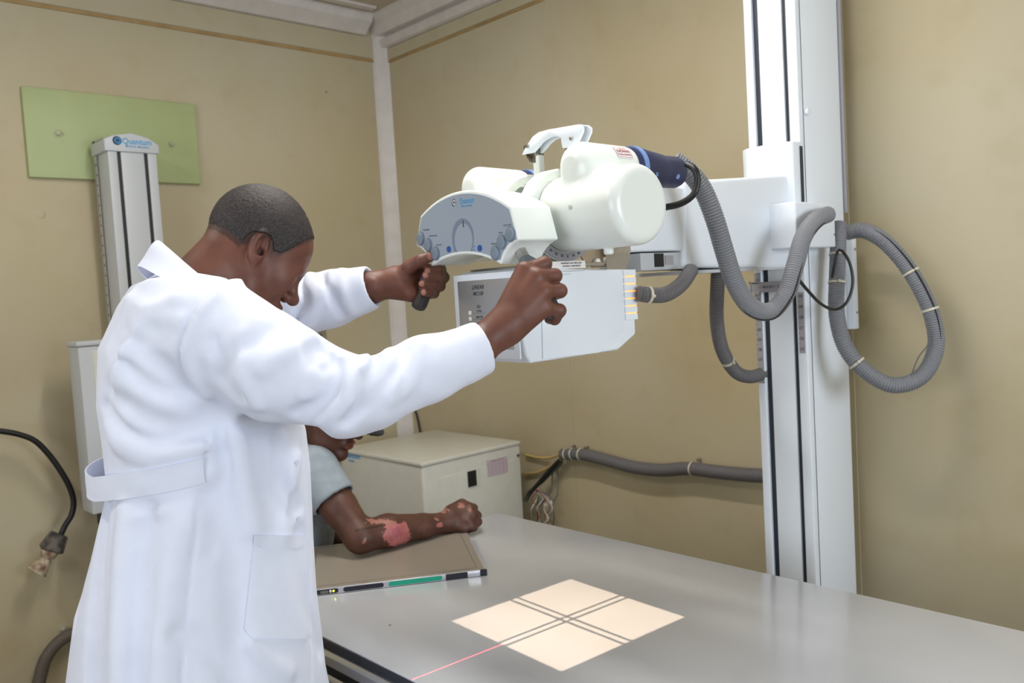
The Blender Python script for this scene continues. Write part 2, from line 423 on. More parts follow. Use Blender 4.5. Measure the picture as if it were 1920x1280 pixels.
def nets(fn, lo, hi, h, B=6, margin=1.6):
    lo = np.array(lo, float); hi = np.array(hi, float)
    nb = np.ceil((hi-lo)/(h*B)).astype(int); n = nb*B+1
    cb = np.stack(np.meshgrid(*[np.arange(k) for k in nb], indexing='ij'), -1).reshape(-1, 3)
    cc = lo+(cb+.5)*h*B
    dc = fn(cc); act = np.abs(dc) < h*B*margin
    D = np.repeat(np.repeat(np.repeat(np.where(dc > 0, 1., -1.).reshape(nb), B, 0), B, 1), B, 2).astype(np.float32)
    D = np.pad(D, ((0, 1),)*3, mode='edge')
    o = np.stack(np.meshgrid(*[np.arange(B+1)]*3, indexing='ij'), -1).reshape(-1, 3)
    ab = cb[act]
    for s in range(0, len(ab), 400):
        I = (ab[s:s+400, None, :]*B+o[None]).reshape(-1, 3)
        D[I[:, 0], I[:, 1], I[:, 2]] = fn(lo+I*h)
    ins = D < 0
    nx, ny, nz = D.shape
    cnt = np.zeros((nx-1, ny-1, nz-1), np.uint8)
    for dx in (0, 1):
        for dy in (0, 1):
            for dz in (0, 1): cnt += ins[dx:nx-1+dx, dy:ny-1+dy, dz:nz-1+dz]
    cells = np.argwhere((cnt > 0) & (cnt < 8))
    idx = -np.ones(cnt.shape, np.int64); idx[cells[:, 0], cells[:, 1], cells[:, 2]] = np.arange(len(cells))
    acc = np.zeros((len(cells), 3)); num = np.zeros(len(cells))
    cor = [(a, b, c) for a in (0, 1) for b in (0, 1) for c in (0, 1)]
    for p in cor:
        for ax in range(3):
            if p[ax] == 0:
                q = list(p); q[ax] = 1
                A = D[cells[:, 0]+p[0], cells[:, 1]+p[1], cells[:, 2]+p[2]]; Bv = D[cells[:, 0]+q[0], cells[:, 1]+q[1], cells[:, 2]+q[2]]
                m = (A < 0) != (Bv < 0); t = np.where(m, A/(A-Bv+1e-20*(A == Bv)), 0)
                pt = np.tile(np.array(p, float), (len(cells), 1)); pt[:, ax] = t
                acc[m] += pt[m]; num[m] += 1
    V = lo+(cells+acc/num[:, None])*h
    F = []
    for ax in range(3):
        a1, a2 = (ax+1) % 3, (ax+2) % 3
        sl0 = [slice(None)]*3; sl1 = [slice(None)]*3; sl0[ax] = slice(0, -1); sl1[ax] = slice(1, None)
        X = ins[tuple(sl0)] != ins[tuple(sl1)]
        E = np.argwhere(X); E = E[(E[:, a1] > 0) & (E[:, a2] > 0) & (E[:, a1] < D.shape[a1]-1) & (E[:, a2] < D.shape[a2]-1)]
        c = []
        for s1, s2 in ((1, 1), (0, 1), (0, 0), (1, 0)):
            q = E.copy(); q[:, a1] -= s1; q[:, a2] -= s2; c.append(idx[q[:, 0], q[:, 1], q[:, 2]])
        c = np.stack(c, 1); fl = ~ins[E[:, 0], E[:, 1], E[:, 2]]
        c[fl] = c[fl][:, ::-1]; F.append(c[(c >= 0).all(1)])
    return V, np.concatenate(F)
def relax(V, F, it=1):
    for _ in range(it):
        acc = np.zeros_like(V); n = np.zeros(len(V))
        for a, b in ((0, 1), (1, 2), (2, 3), (3, 0)):
            np.add.at(acc, F[:, a], V[F[:, b]]); np.add.at(n, F[:, a], 1)
            np.add.at(acc, F[:, b], V[F[:, a]]); np.add.at(n, F[:, b], 1)
        V = V*.5+.5*acc/np.maximum(n, 1)[:, None]
    return V
def mesh_obj(name, parts, m, parent, paint=None, label=None):
    """parts: list of (V, F); paint(V) -> rgb array stored as a colour attribute"""
    Vs = []; Fs = []; n = 0
    for V, F in parts: Vs.append(V); Fs.append(F+n); n += len(V)
    V = np.concatenate(Vs); F = np.concatenate(Fs)
    me = bpy.data.meshes.new(name)
    me.vertices.add(len(V)); me.vertices.foreach_set('co', V.astype(np.float32).ravel())
    me.loops.add(len(F)*4); me.loops.foreach_set('vertex_index', F.astype(np.int32).ravel())
    me.polygons.add(len(F)); me.polygons.foreach_set('loop_start', np.arange(0, len(F)*4, 4, dtype=np.int32))
    me.polygons.foreach_set('use_smooth', np.ones(len(F), bool))
    me.update(calc_edges=True); me.validate()
    if paint is not None:
        c = paint(V); a = me.color_attributes.new('paint', 'FLOAT_COLOR', 'POINT')
        a.data.foreach_set('color', np.concatenate([c, np.ones((len(c), 1))], 1).astype(np.float32).ravel())
    o = link(name, me, m, parent)
    if label: o['label'] = label
    return o
def to_local(M):   # returns function world->frame coordinates
    R = M[:3, :3]; o = M[:3, 3]
    return lambda p: (p-o)@R

# ================================================================== x-ray tube stand
CX, CY, TOP = -1.287, 1.316, .72                      # centre of the light field on the table, table height
PHI = math.radians(-4)
XP = np.array([math.cos(PHI), math.sin(PHI), 0]); YP = np.array([-math.sin(PHI), math.cos(PHI), 0]); ZZ = np.array([0, 0, 1.])
HF = frame((CX, CY, 0), XP, YP)                        # tube head frame
def hl(a, b, z): return (HF @ np.array([a, b, z, 1.]))[:3]
def on_b(u, v, b):                                     # pixel -> tube head coordinates on the plane y' = b
    r = ray(u, v); t = (b+np.dot((CX, CY, 0), YP))/np.dot(r, YP); P = r*t+np.array([0, 0, EYE]); q = P-np.array([CX, CY, 0])
    return np.dot(q, XP), P[2]
x0, x1, cy0, cy1 = -1.35, -1.19, 2.25, 2.50
stand = thing('x_ray_tube_stand', 'white floor-to-ceiling x-ray column with tube head reaching over the table', 'x-ray machine', ((x0+x1)/2, (cy0+cy1)/2, 0))
S = stand
g = G(); g.box((x0+.002, cy0+.02, 0), (x1, cy1, CH-.001), bev=.003)
g.box((x0, cy0, .04), (x0+.024, cy0+.03, CH-.002), bev=.002)
g.box((x1-.030, cy0, .04), (x1, cy0+.03, CH-.002), bev=.003)
obj('column', g, M_WHITE2, S)
obj('centre_panel', G().box((x0+.042, cy0+.004, .04), (x1-.044, cy0+.03, CH-.002), bev=.002), M_WHITE2, S)
obj('slot_liner', G().box((x0+.024, cy0+.012, .04), (x0+.042, cy0+.022, CH-.003)), M_SLOT, S, label='dark slot in the column face')
obj('slot_liner', G().box((x1-.044, cy0+.012, .04), (x1-.03, cy0+.022, CH-.003)), M_SLOT, S, label='dark slot in the column face')
obj('foot_plate', G().box((x0-.06, cy0-.12, 0), (x1+.06, cy1+.03, .04), bev=.006), M_WHITE2, S)
obj('rear_strip', G().box((x1-.012, cy1+.004, 1.62), (x1+.006, cy1+.016, CH-.003), bev=.002), M_SCALE, S, label='thin grey strip down the rear corner of the column')
obj('rear_plate', G().box((x1-.05, cy1+.002, 1.27), (x1+.022, cy1+.03, 1.56), bev=.004), M_WHITE2, S)
g = G()
for zz in (1.32, 1.51): g.cyl((x1+.0215, cy1+.016, zz), (x1+.025, cy1+.016, zz), .004, n=12)
split('screw', g, M_STEEL, S)
kp = onx(1510, 210, x1)
obj('knob', G().cyl(kp, kp+np.array([.012, 0, 0]), .011, n=20, bev=.002), M_WHITE2, S)
# height scales
def scale(xa, xb, ya, z0, z1, first, step, nm):
    r = obj('height_scale', G().box((xa, ya-.0015, z0), (xb, ya, z1)), M_SCALE, S, label='grey printed height scale')
    g = G(); z = z0+.012; n = first
    while z < z1:
        g.text(str(n), .0125, frame(((xa+xb)/2, ya-.0018, z), (1, 0, 0), (0, 0, 1)))
        for dz in (0, .5): g.box((xa, ya-.002, z+step*dz-.0005), (xa+(.004 if dz else .003), ya-.0015, z+step*dz+.0005))
        z += step; n += 1
    obj('scale_numerals', g, M_INK, r)
zb = ony(1425, 718, cy0)[2]; zt = ony(1412, 512, cy0)[2]
scale(x0+.001, x0+.021, cy0, zb, zt, 25, (ony(1416, 520, cy0)[2]-ony(1424, 705, cy0)[2])/10, 1)
zb2 = ony(1507, 662, cy0)[2]; zt2 = ony(1500, 548, cy0)[2]
scale(x1-.024, x1-.006, cy0, zb2, zt2, 25, (ony(1502, 552, cy0)[2]-ony(1506, 651, cy0)[2])/5, 1)
zp = ony(1450, 538, cy0)[2]
g = G().box((x0-.004, cy0-.012, zp-.014), (x1-.03, cy0-.006, zp+.016), bev=.001)
g.box((x0-.01, cy0-.012, zp-.018), (x0-.004, cy0-.008, zp-.012)).box((x0-.01, cy0-.012, zp+.012), (x0+.02, cy0-.008, zp+.018)).box((x0-.01, cy0-.012, zp-.018), (x0-.006, cy0-.008, zp+.018)).box((x0-.01, cy0-.012, zp-.018), (x0+.02, cy0-.008, zp-.013))
pt = obj('height_pointer', g, M_SCALE, S, label='grey pointer bar lettered BUCKY TABLE')
obj('lettering', G().text('— BUCKY • TABLE', .011, frame((x0+.066, cy0-.0125, zp+.001), (1, 0, 0), (0, 0, 1))), M_INK, pt)

# carriage: cover plate above, side cable box, transverse arm
axl, axr = -1.355, -1.205
g = G()
za = ony(1400, 330, 2.2)[2]
top = [(x0-.004, 1.815), (x0+.05, 1.822), (x1-.012, 1.826), (x1+.004, 1.826)]
g.prism([(x0-.004, cy0-.001), (x0+.0, cy0-.035), (x0+.02, cy0-.05), ((x0+x1)/2, cy0-.058), (x1-.015, cy0-.05), (x1, cy0-.04), (x1+.004, cy0-.001)], 1.47, 1.812, ID, .004)
obj('carriage_cover', g, M_WHITE2, S)
obj('guide_rail', G().box((x1-.003, cy0-.01, 1.63), (x1+.006, cy0+.004, 1.80), bev=.001), M_SLOT, S)
# outer arm: tapers toward the tube
g = G().hexa([(axl, 1.70, 1.478), (axr, 1.70, 1.478), (axr, 2.21, 1.462), (axl, 2.21, 1.462), (axl, 1.715, 1.684), (axr, 1.715, 1.684), (axr, 2.21, 1.722), (axl, 2.21, 1.722)], bev=.012, seg=4)
obj('arm_cover', g, M_WHITE2, S)
g = G().box((axl+.008, 1.50, 1.518), (axr-.006, 1.72, 1.67), bev=.006)
obj('inner_arm', g, M_WHITE2, S)
g = G().box((axl+.012, 1.55, 1.475), (axr-.012, 1.76, 1.515), bev=.002)
obj('arm_underframe', g, M_BUCKY, S)
g = G().box((axr-.0125, 1.60, 1.482), (axr-.010, 1.634, 1.513)); obj('arm_recess', g, M_BLACK, S)
obj('motor_label', G().box((axr-.0125, 1.640, 1.486), (axr-.010, 1.672, 1.508)), M_SCALE, S)
g = G().box((axl+.004, 1.70, 1.462), (axr-.004, 2.2, 1.470)); obj('arm_base_tray', g, M_BUCKY, S)
# side cable box
bx0, bx1, by0, by1, bz0, bz1 = x1+.0005, x1+.06, 2.095, 2.31, 1.535, 1.637
g = G().box((axr-.01, 2.10, bz0-.02), (bx1, 2.32, bz1), bev=.005)
cb = obj('cable_box', g, M_WHITE2, S)
g = G()
for yy, zz in ((2.31, 1.62), (2.31, 1.55)): g.cyl((bx1-.001, yy, zz), (bx1+.002, yy, zz), .003, n=10)
split('screw', g, M_STEEL, cb)

# ---- tube housing (frame HF)
def rel(fn): 
    tl = to_local(HF); return lambda p: fn(tl(p))
A0, AZ = -.015, 1.597
def housing_right(p):
    d = rcyl(p, (.055, 0, AZ), (.282, 0, AZ), .0775, .020)
    d = smin(d, rcyl(p, (.152, -.062, AZ+.088), (.152, .112, AZ+.084), .047, .034), .022)
    d = np.minimum(d, rcyl(p, (.19, -.004, AZ-.09), (.19, -.004, AZ-.06), .010, .003))
    return d
def housing_left(p):
    d = rcyl(p, (-.30, 0, AZ), (-.058, 0, AZ), .0775, .012)
    d = smin(d, rcyl(p, (-.182, -.062, AZ+.088), (-.182, .112, AZ+.084), .047, .034), .022)
    return d
def sdf_local(name, fn, lo, hi, h, m, parent, **k):
    V, F = nets(fn, lo, hi, h); V = relax(V, F, 1)
    return mesh_obj(name, [(V@HF[:3, :3].T+HF[:3, 3], F)], m, parent, **k)
th = obj('tube_housing', G().cyl(hl(-.105, 0, AZ), hl(.07, 0, AZ), .063, n=64), M_WHITE, S)
sdf_local('anode_housing', housing_right, (.04, -.09, 1.49), (.30, .13, 1.75), .0026, M_WHITE, th)
sdf_local('cathode_housing', housing_left, (-.32, -.09, 1.49), (-.04, .13, 1.75), .0026, M_WHITE, th)
def ring(a0, a1, r, bev=.004):
    return G().lathe([(r-.02, a0), (r-bev, a0), (r, a0+bev), (r, a1-bev), (r-bev, a1), (r-.02, a1), (r-.02, a0)], HF @ frame((0, 0, AZ), (0, 1, 0), (0, 0, 1)), 96)
obj('trunnion_ring', ring(.026, .066, .0965), M_WHITE, th)
obj('trunnion_ring', ring(-.064, -.032, .098), M_WHITE, th)
# angle scale on the ring's face
fr = lambda ang, r: hl(.0665, r*math.cos(ang), AZ+r*math.sin(ang))
g = G()
sc = obj('angle_scale', G().lathe([(.0785, .0662), (.0950, .0662), (.0950, .0668), (.0785, .0668), (.0785, .0662)], HF @ frame((0, 0, AZ), (0, 1, 0), (0, 0, 1)), 64, math.radians(190), math.radians(350)), M_SCALE, th, label='grey angle scale on the ring')
for k in range(-16, 17):
    a = math.radians(270+k*4.5); L = .004 if k % 2 == 0 else .0025
    c, s_ = math.cos(a), math.sin(a)
    g.mesh([hl(.0671, (.0945-q)*c+w_*s_, AZ+(.0945-q)*s_-w_*c) for q, w_ in ((0, .0003), (L, .0003), (L, -.0003), (0, -.0003))], [(0, 1, 2, 3)])
for k, n_ in enumerate((40, 30, 20, 10, 0, 10, 20)):
    a = math.radians(270-(4-k)*11); c, s_ = math.cos(a), math.sin(a)
    g.text(str(n_), .0075, HF @ frame((.0672, .0858*c, AZ+.0858*s_), (0, -s_, c), (0, -c, -s_)), bold=.01)
obj('scale_numerals', g, M_INK, sc)
# cable plugs at the back of each receptacle
def plug(a, nm, m):
    M = HF @ frame((a, .10, AZ+.086), (1, 0, 0), (0, 0, 1))   # ez = -y'
    M = HF @ frame((a, .10, AZ+.086), (1, 0, 0), (0, 0, -1))  # ez = +y'
    r = obj('cable_plug', G().lathe([(0, -.01), (.044, -.01), (.046, 0), (.046, .03), (.042, .055), (.036, .10), (.034, .105), (.034, .15), (.031, .158), (0, .158)], M, 40), m, S, label='dark blue cable plug')
    obj('plug_ring', G().lathe([(.04, .006), (.0485, .006), (.0485, .018), (.04, .018)], M, 48), M_BLUE2, r, label='light blue ring')
    g = G()
    for yy, an in ((.045, 20), (.125, 25), (.045, -100)):
        aa = math.radians(an); rr = .0425 if yy < .1 else .0335
        c = np.array([rr*math.cos(aa), rr*math.sin(aa), yy]); n_ = np.array([math.cos(aa), math.sin(aa), 0])
        g.cyl((M @ np.array([*(c-n_*.004), 1]))[:3], (M @ np.array([*(c+n_*.0012), 1]))[:3], .0055, n=16)
    split('plug_screw', g, M_BLUE2, r)
    return r
plug(.152, 'a', M_BLUE); plug(-.182, 'c', M_BLUE)
# warning label on the receptacle bulge
def on_cyl(a, z, r, ang):   # frame on a bulge whose axis is y'
    pass
ac, zc, rr = .152, AZ+.0862, .0475
lab = G(); lw, lh = .044, .028; b0 = .050; NU = 10
def bul(s, t):   # s along y', t arc height
    an = math.radians(34)+t/rr
    return hl(ac+(rr+.0006)*math.cos(an), b0+s, zc+(rr+.0006)*math.sin(an))
V = []; F = []
for i in range(NU+1):
    for j in range(NU+1): V.append(bul(-lw/2+lw*i/NU, -lh/2+lh*j/NU))
F = [(i*(NU+1)+j, (i+1)*(NU+1)+j, (i+1)*(NU+1)+j+1, i*(NU+1)+j+1) for i in range(NU) for j in range(NU)]
lo_ = obj('warning_label', lab.mesh(V, F), M_LABEL, th, label='white label with red words THIS END DOWN WHEN SHIPPING')
def bend_text(g, body, size, ds, dt, bold=0):
    t = G().text(body, size, ID, ext=0.0, bold=bold)
    for v_ in t.bm.verts:
        q = v_.co; an = math.radians(34)+(dt+q.y)/rr; r_ = rr+.0011
        v_.co = Vector(hl(ac+r_*math.cos(an), b0+ds+q.x, zc+r_*math.sin(an)))
    me = bpy.data.meshes.new('t'); t.bm.to_mesh(me); g.bm.from_mesh(me); bpy.data.meshes.remove(me); t.bm.free()
g = G(); bend_text(g, 'THIS END', .0050, 0, .0083, .01); bend_text(g, 'DOWN', .0105, 0, .0008, .03); bend_text(g, 'WHEN SHIPPING', .0050, 0, -.0074, .02)
for (sa, sb, ta, tb) in ((-.0205, .0205, .0122, .0128), (-.0205, .0205, -.0128, -.0122), (-.0208, -.0202, -.0128, .0128), (.0202, .0208, -.0128, .0128)):
    def b2(s, t): 
        an = math.radians(34)+t/rr; return hl(ac+(rr+.0011)*math.cos(an), b0+s, zc+(rr+.0011)*math.sin(an))
    n_ = 8
    vv = [b2(sa+(sb-sa)*i/n_, ta+(tb-ta)*0) for i in range(n_+1)]+[b2(sa+(sb-sa)*i/n_, tb) for i in range(n_+1)]
    if sb-sa < .001: vv = [b2(sa, ta+(tb-ta)*i/n_) for i in range(n_+1)]+[b2(sb, ta+(tb-ta)*i/n_) for i in range(n_+1)]
    g.mesh(vv, [(i, i+1, n_+2+i, n_+1+i) for i in range(n_)])
obj('lettering', g, M_RED, lo_)
obj('screw', G().cyl(hl(.165, -.0765, AZ+.004), hl(.165, -.0795, AZ+.004), .0045, n=16), M_STEEL, th)

# white lifting bracket on top
bp = [on_b(u, v, -.01) for u, v in ((981, 290), (986, 280), (993, 268), (1001, 256), (1012, 248), (1030, 243), (1088, 233), (1095, 238), (1095, 246), (1088, 262), (1081, 276), (1057, 278), (1055, 268), (1054, 259), (1048, 256), (1040, 256), (1027, 261), (1018, 268), (1010, 278), (1003, 286))]
g = G().prism([tuple(q) for q in bp], -.002, .004, HF @ frame((0, -.01, 0), (1, 0, 0), (0, 0, 1)), .0012, 2)
g.prism([tuple(q) for q in bp], -.002, .002, HF @ frame((0, .012, 0), (1, 0, 0), (0, 0, 1)), .0008, 2)
top_e = [bp[2], bp[3], bp[4], bp[5], bp[6]]
for i in range(len(top_e)-1):
    (a_, z_), (c_, y_) = top_e[i], top_e[i+1]
    g.hexa([hl(a_, -.01, z_-.003), hl(c_, -.01, y_-.003), hl(c_, .012, y_-.003), hl(a_, .012, z_-.003), hl(a_, -.01, z_), hl(c_, -.01, y_), hl(c_, .012, y_), hl(a_, .012, z_)])
br = obj('lifting_bracket', g, M_WHITE2, S, label='white arched bracket on top of the tube')
g = G()
for u, v in ((993, 274), (1075, 260)):
    a_, z_ = on_b(u, v, -.01); g.cyl(hl(a_, -.014, z_), hl(a_, -.018, z_), .0045, n=16, bev=.001)
split('screw', g, M_STEEL, br)
g = G()
a_, z_ = on_b(1000, 283, .01); a2, z2 = on_b(1012, 305, .01)
g.prism([(a_-.02, z_+.012), (a_+.022, z_+.022), (a_+.022, z_-.006), (a_+.020, z_-.030), (a_-.002, z_-.026)], -.012, .014, HF @ frame((0, .01, 0), (1, 0, 0), (0, 0, 1)), .003, 2)
a3, z3 = on_b(1081, 268, .025)
g.prism([(a3-.02, z3+.012), (a3+.016, z3+.02), (a3+.02, z3-.004), (a3+.008, z3-.022), (a3-.014, z3-.02)], -.012, .010, HF @ frame((0, .015, 0), (1, 0, 0), (0, 0, 1)), .003, 2)
split('latch_block', g, mat('worn_metal', (150, 146, 136), .25, .8, rgb2=(70, 64, 56), nscale=90), br, label='worn metal latch block')
g = G().box((a2-.010, -.002, AZ+.055), (a2+.010, .016, z_-.012), HF, bev=.004); g.box((a3-.01, .0, AZ+.1), (a3+.008, .02, z3-.014), HF, bev=.003)
split('bracket_post', g, M_WHITE, br)

# ---- control panel
PO = hl(-.023, -.20, 1.562); rl = math.radians(-2.5)
PX = nrm(XP*math.cos(rl)+ZZ*math.sin(rl)); PY = nrm(-XP*math.sin(rl)+ZZ*math.cos(rl)); PF = frame(PO, PX, PY)   # ez toward the operator
def pan(u, v, dz=0):
    n_ = PF[:3, 2]; r = ray(u, v); e = np.array([0, 0, EYE]); t = np.dot(PO+n_*dz-e, n_)/np.dot(r, n_); q = e+r*t-PO
    return float(np.dot(q, PX)), float(np.dot(q, PY))
def arc3(p, q, m, n=10):
    """points on the circle through p, m, q, excluding q"""
    ax, ay = p; bx, by = m; cx_, cy_ = q
    d = 2*(ax*(by-cy_)+bx*(cy_-ay)+cx_*(ay-by))
    ux = ((ax*ax+ay*ay)*(by-cy_)+(bx*bx+by*by)*(cy_-ay)+(cx_*cx_+cy_*cy_)*(ay-by))/d
    uy = ((ax*ax+ay*ay)*(cx_-bx)+(bx*bx+by*by)*(ax-cx_)+(cx_*cx_+cy_*cy_)*(bx-ax))/d
    r = math.hypot(ax-ux, ay-uy); t0 = math.atan2(ay-uy, ax-ux); t1 = math.atan2(cy_-uy, cx_-ux); tm = math.atan2(by-uy, bx-ux)
    def f(a): return (a-t0) % (2*PI)
    if f(tm) < f(t1): dt = f(t1)
    else: dt = f(t1)-2*PI
    return [(ux+r*math.cos(t0+dt*k/n), uy+r*math.sin(t0+dt*k/n)) for k in range(n)]
def panel_outline(s=0.):
    R = .176-s; tp = (.154-s*.8, .050-s*.8); rt = (R, -.014+s*.3); tip = (.119-s*.1, -.059+s*1.4); nt = (.141-s*.9, -.030+s*.6)
    o = arc3(tp, (-tp[0], tp[1]), (0, .091-s), 24)
    o += [(-tp[0], tp[1])]
    o += arc3((-rt[0], rt[1]), (-tip[0], tip[1]), (-nt[0], nt[1]), 6)
    o += arc3((-tip[0], tip[1]), (tip[0], tip[1]), (0, -.036+s), 16)
    o += arc3(tip, rt, nt, 6) + [rt]
    return o
g = G().prism(panel_outline(0), -.10, 0, PF, .004, 3)
cp = obj('control_panel', g, M_WHITE, S)
# tapered neck that carries the panel on the tube
obj('panel_mount', G().box((-.09, -.11, AZ-.06), (.045, -.055, AZ+.045), HF, bev=.015), M_WHITE, cp)
fp = obj('face_plate', G().prism(panel_outline(.0062), -.002, .0012, PF, .0005, 1), M_GREY, cp, label='grey face plate')
FZ = .0013
def pf(x, y, z=FZ): return PF @ frame((x, y, z))
g = G()
dc = (.0, -.004)
outer = []; inner = []
for k in range(33):
    a = math.radians(-42+264*k/32); outer.append((dc[0]+.037*math.cos(a), dc[1]+.040*math.sin(a)-.0))
for k in range(33):
    a = math.radians(222-264*k/32); inner.append((dc[0]+.002+.0335*math.cos(a)*.92, dc[1]-.004+.038*math.sin(a)*.9))
g.prism(outer+inner, 0, .0006, PF @ frame((0, 0, FZ-.0002)))  # dark raised crescent, shade of the dial's arched recess put into colour
dl = obj('tilt_dial_shade', g, M_DIAL_SHADE, cp)
obj('dial_pointer', G().box((-.001, dc[1]+.022, 0), (.001, dc[1]+.036, .001), PF @ frame((.004, 0, FZ))), M_INK, dl)
for u, v in ((790, 447), (804, 459), (818, 475), (958, 439), (942, 454), (930, 474)):
    x, y = pan(u, v)
    b_ = obj('button', G().lathe([(0, 0), (.0150, 0), (.0150, .0008), (.0128, .0010), (.0125, .0034), (.0112, .0042), (0, .0044)], pf(x, y), 36), M_GREY2, cp, label='round grey push button')
for u, v in ((843, 467), (901, 465)):
    x, y = pan(u, v)
    obj('indicator_button', G().lathe([(0, 0), (.0062, 0), (.0062, .002), (.005, .003), (0, .0032)], pf(x, y), 24), M_BTNBLUE, cp, label='small blue button')
g = G()
for (u, v), t_ in zip(((800, 431), (813, 442), (824, 459), (952, 422), (940, 436), (927, 457)), ('TRANSVERSE', 'LONGITUDINAL', 'ALL LOCKS', 'AUTO STOP', 'ANGLE', 'VERTICAL')):
    x, y = pan(u, v); g.text(t_, .0042, pf(x, y, FZ+.0001), ext=.0001)
obj('lettering', g, M_INK, cp)
g = G()
for (u, v), t_ in zip(((853, 464), (853, 469), (890, 462), (888, 468)), ('LIGHT', 'FIELD', 'TABLE', 'CENTER')):
    x, y = pan(u, v); g.text(t_, .0036, pf(x, y, FZ+.0001), ext=.0001)
x, y = pan(875, 377)
obj('lettering', g, M_LOGO, cp)
x, y = pan(874, 378)
g = G().text('Quantum', .0165, pf(x+.003, y+.0015, FZ+.0001), ext=.0001, bold=.008, sx=.78); g.text('MEDICAL IMAGING', .0045, pf(x+.003, y-.0085, FZ+.0001), ext=.0001, bold=.01)
lg = obj('maker_logo', g, M_LOGO, cp, label='blue lettering Quantum')
def emblem(M, s, mt_disc, parent):
    e = obj('logo_emblem', G().lathe([(0, 0), (s, 0), (s, .0003), (0, .0003)], M, 32), M_LOGOD, parent, label='round dark emblem')
    q = G().text('Q', s*1.9, M @ frame((s*.25, 0, .0005)), ext=.0001, bold=.01)
    obj('lettering', q, M_LABEL, e)
x2, y2 = pan(852, 380)
emblem(pf(x2, y2, FZ+.0001), .0078, None, cp) if False else None
g = G().lathe([(0, 0), (.0072, 0), (.0072, .0003), (0, .0003)], pf(x2, y2, FZ), 32)
em = obj('logo_emblem', g, M_LOGOD, cp, label='round dark emblem with a Q')
obj('emblem_letter', G().text('Q', .0135, pf(x2+.001, y2, FZ+.0006), ext=.0002, bold=.02), M_LABEL, em)

# handles
def handle(s0, s1, nm):
    s0 = np.array(s0); s1 = np.array(s1); d = nrm(s1-s0); L = np.linalg.norm(s1-s0)
    x = nrm(np.cross(d, YP)); M = frame(s0, x, np.cross(d, x))
    h = obj('handle', G().lathe([(0, -.02), (.0115, -.02), (.0115, .028), (0, .028)], M, 32), M_STEEL, cp, label='chrome-stemmed hand grip with dark rubber sleeve')
    obj('grip_collar', G().lathe([(0, .020), (.0135, .020), (.0215, .034), (.0205, .050), (.013, .058), (0, .058)], M, 8), M_HEX, h, angle=10)
    obj('grip_sleeve', G().lathe([(0, .05), (.0150, .05), (.0165, .07), (.0170, L-.012), (.0150, L-.002), (.011, L), (0, L)], M, 10), M_GRIP, h, angle=25)
    return s0, s1
HR0, HR1 = hl(.112, -.165, 1.522), hl(.207, -.172, 1.398)
HL0, HL1 = hl(-.176, -.165, 1.515), hl(-.168, -.226, 1.421)
handle(HR0, HR1, 'r'); handle(HL0, HL1, 'l')

# ---- collimator
bm = bmesh.new()
prof = [(-.150, 1.318), (-.138, 1.302), (.112, 1.306), (.170, 1.336), (.172, 1.478), (.05, 1.482), (-.135, 1.492), (-.152, 1.480), (-.158, 1.43), (-.158, 1.37)]
g = G().prism(prof, -.125, .092, HF @ frame((0, 0, 0), (0, 1, 0), (0, 0, 1)), .006, 3)
bm = g.bm
bm.normal_update()
bot = max([f for f in bm.faces if f.normal.z < -.95], key=lambda f: f.calc_area())
r_ = bmesh.ops.inset_region(bm, faces=[bot], thickness=.02, depth=0)
inner = bmesh.ops.extrude_face_region(bm, geom=[bot])
vs = [e for e in inner['geom'] if isinstance(e, bmesh.types.BMVert)]
bmesh.ops.translate(bm, verts=vs, vec=(0, 0, .165))
if bot.is_valid: bmesh.ops.delete(bm, geom=[bot], context='FACES_ONLY')
co = obj('collimator', g, M_WHITE2, S)
# front face plate, bezel
gz = lambda a0, a1, z0, z1, b, t: G().box((a0, b-t, z0), (a1, b, z1), HF, bev=.0012, seg=2)
obj('bezel', gz(-.121, .088, 1.312, 1.486, -.1575, .004), M_WHITE2, co)
FPb = -.1625
obj('face_plate', gz(-.106, .072, 1.331, 1.473, -.1605, .002), mat('steel_face', (176, 178, 180), .38, .6), co, label='brushed grey front plate')
TF = lambda a, z: HF @ frame((a, FPb-.0002, z), (1, 0, 0), (0, 0, 1))
g = G().text('LINEAR', .0125, TF(-.035, 1.458), shear=.3, bold=.01); g.text('MC150', .0115, TF(-.035, 1.445), shear=.3, bold=.01); g.text('SID', .009, TF(-.035, 1.418))
for k, t_ in enumerate(('72 IN', '180 CM', '40 IN', '100 CM')):
    z_ = 1.405-k*.0125; g.text(t_, .007, TF(-.035, z_+.004)); g.box((-.055, FPb-.0005, z_-.0005), (-.015, FPb, z_), HF)
obj('lettering', g, M_INK, co)
for k in range(4):
    z_ = 1.406-k*.0125
    obj('key', G().box((-.070, FPb-.002, z_-.004), (-.060, FPb, z_+.004), HF, bev=.001), M_LABEL, co)
obj('name_tag', G().box((-.02, -.163, 1.313), (.012, -.1605, 1.326), HF), mat('tag_purple', (84, 78, 96), .5), co)
# side cover with seam lines
SA = .0922
g = G().prism([(-.108, 1.308), (.05, 1.306), (.130, 1.347), (.134, 1.476), (-.10, 1.484)], SA-.001, SA+.0025, HF @ frame((0, 0, 0), (0, 1, 0), (0, 0, 1)), .001, 2)
obj('side_cover', g, M_WHITE2, co)
g = G().box((SA+.0026, -.07, 1.4795), (SA+.003, .02, 1.4805), HF); g.box((SA+.0026, -.065, 1.474), (SA+.003, -.02, 1.4748), HF)
obj('seam', g, M_SCALE, co)
# louvred rear section lit from inside
lv = G()
for k in range(7):
    z_ = 1.367+k*.0160
    lv.box((SA-.002, .136, z_+.0016), (SA+.0032, .1745, z_+.0146), HF, bev=.0006, seg=1)
split('louvre_slat', lv, M_WHITE2, co)
obj('lamp_glow', G().box((SA+.0003, .142, 1.378), (SA+.0012, .1735, 1.470), HF), M_BULB, co, label='orange lamp light in the louvre slots')
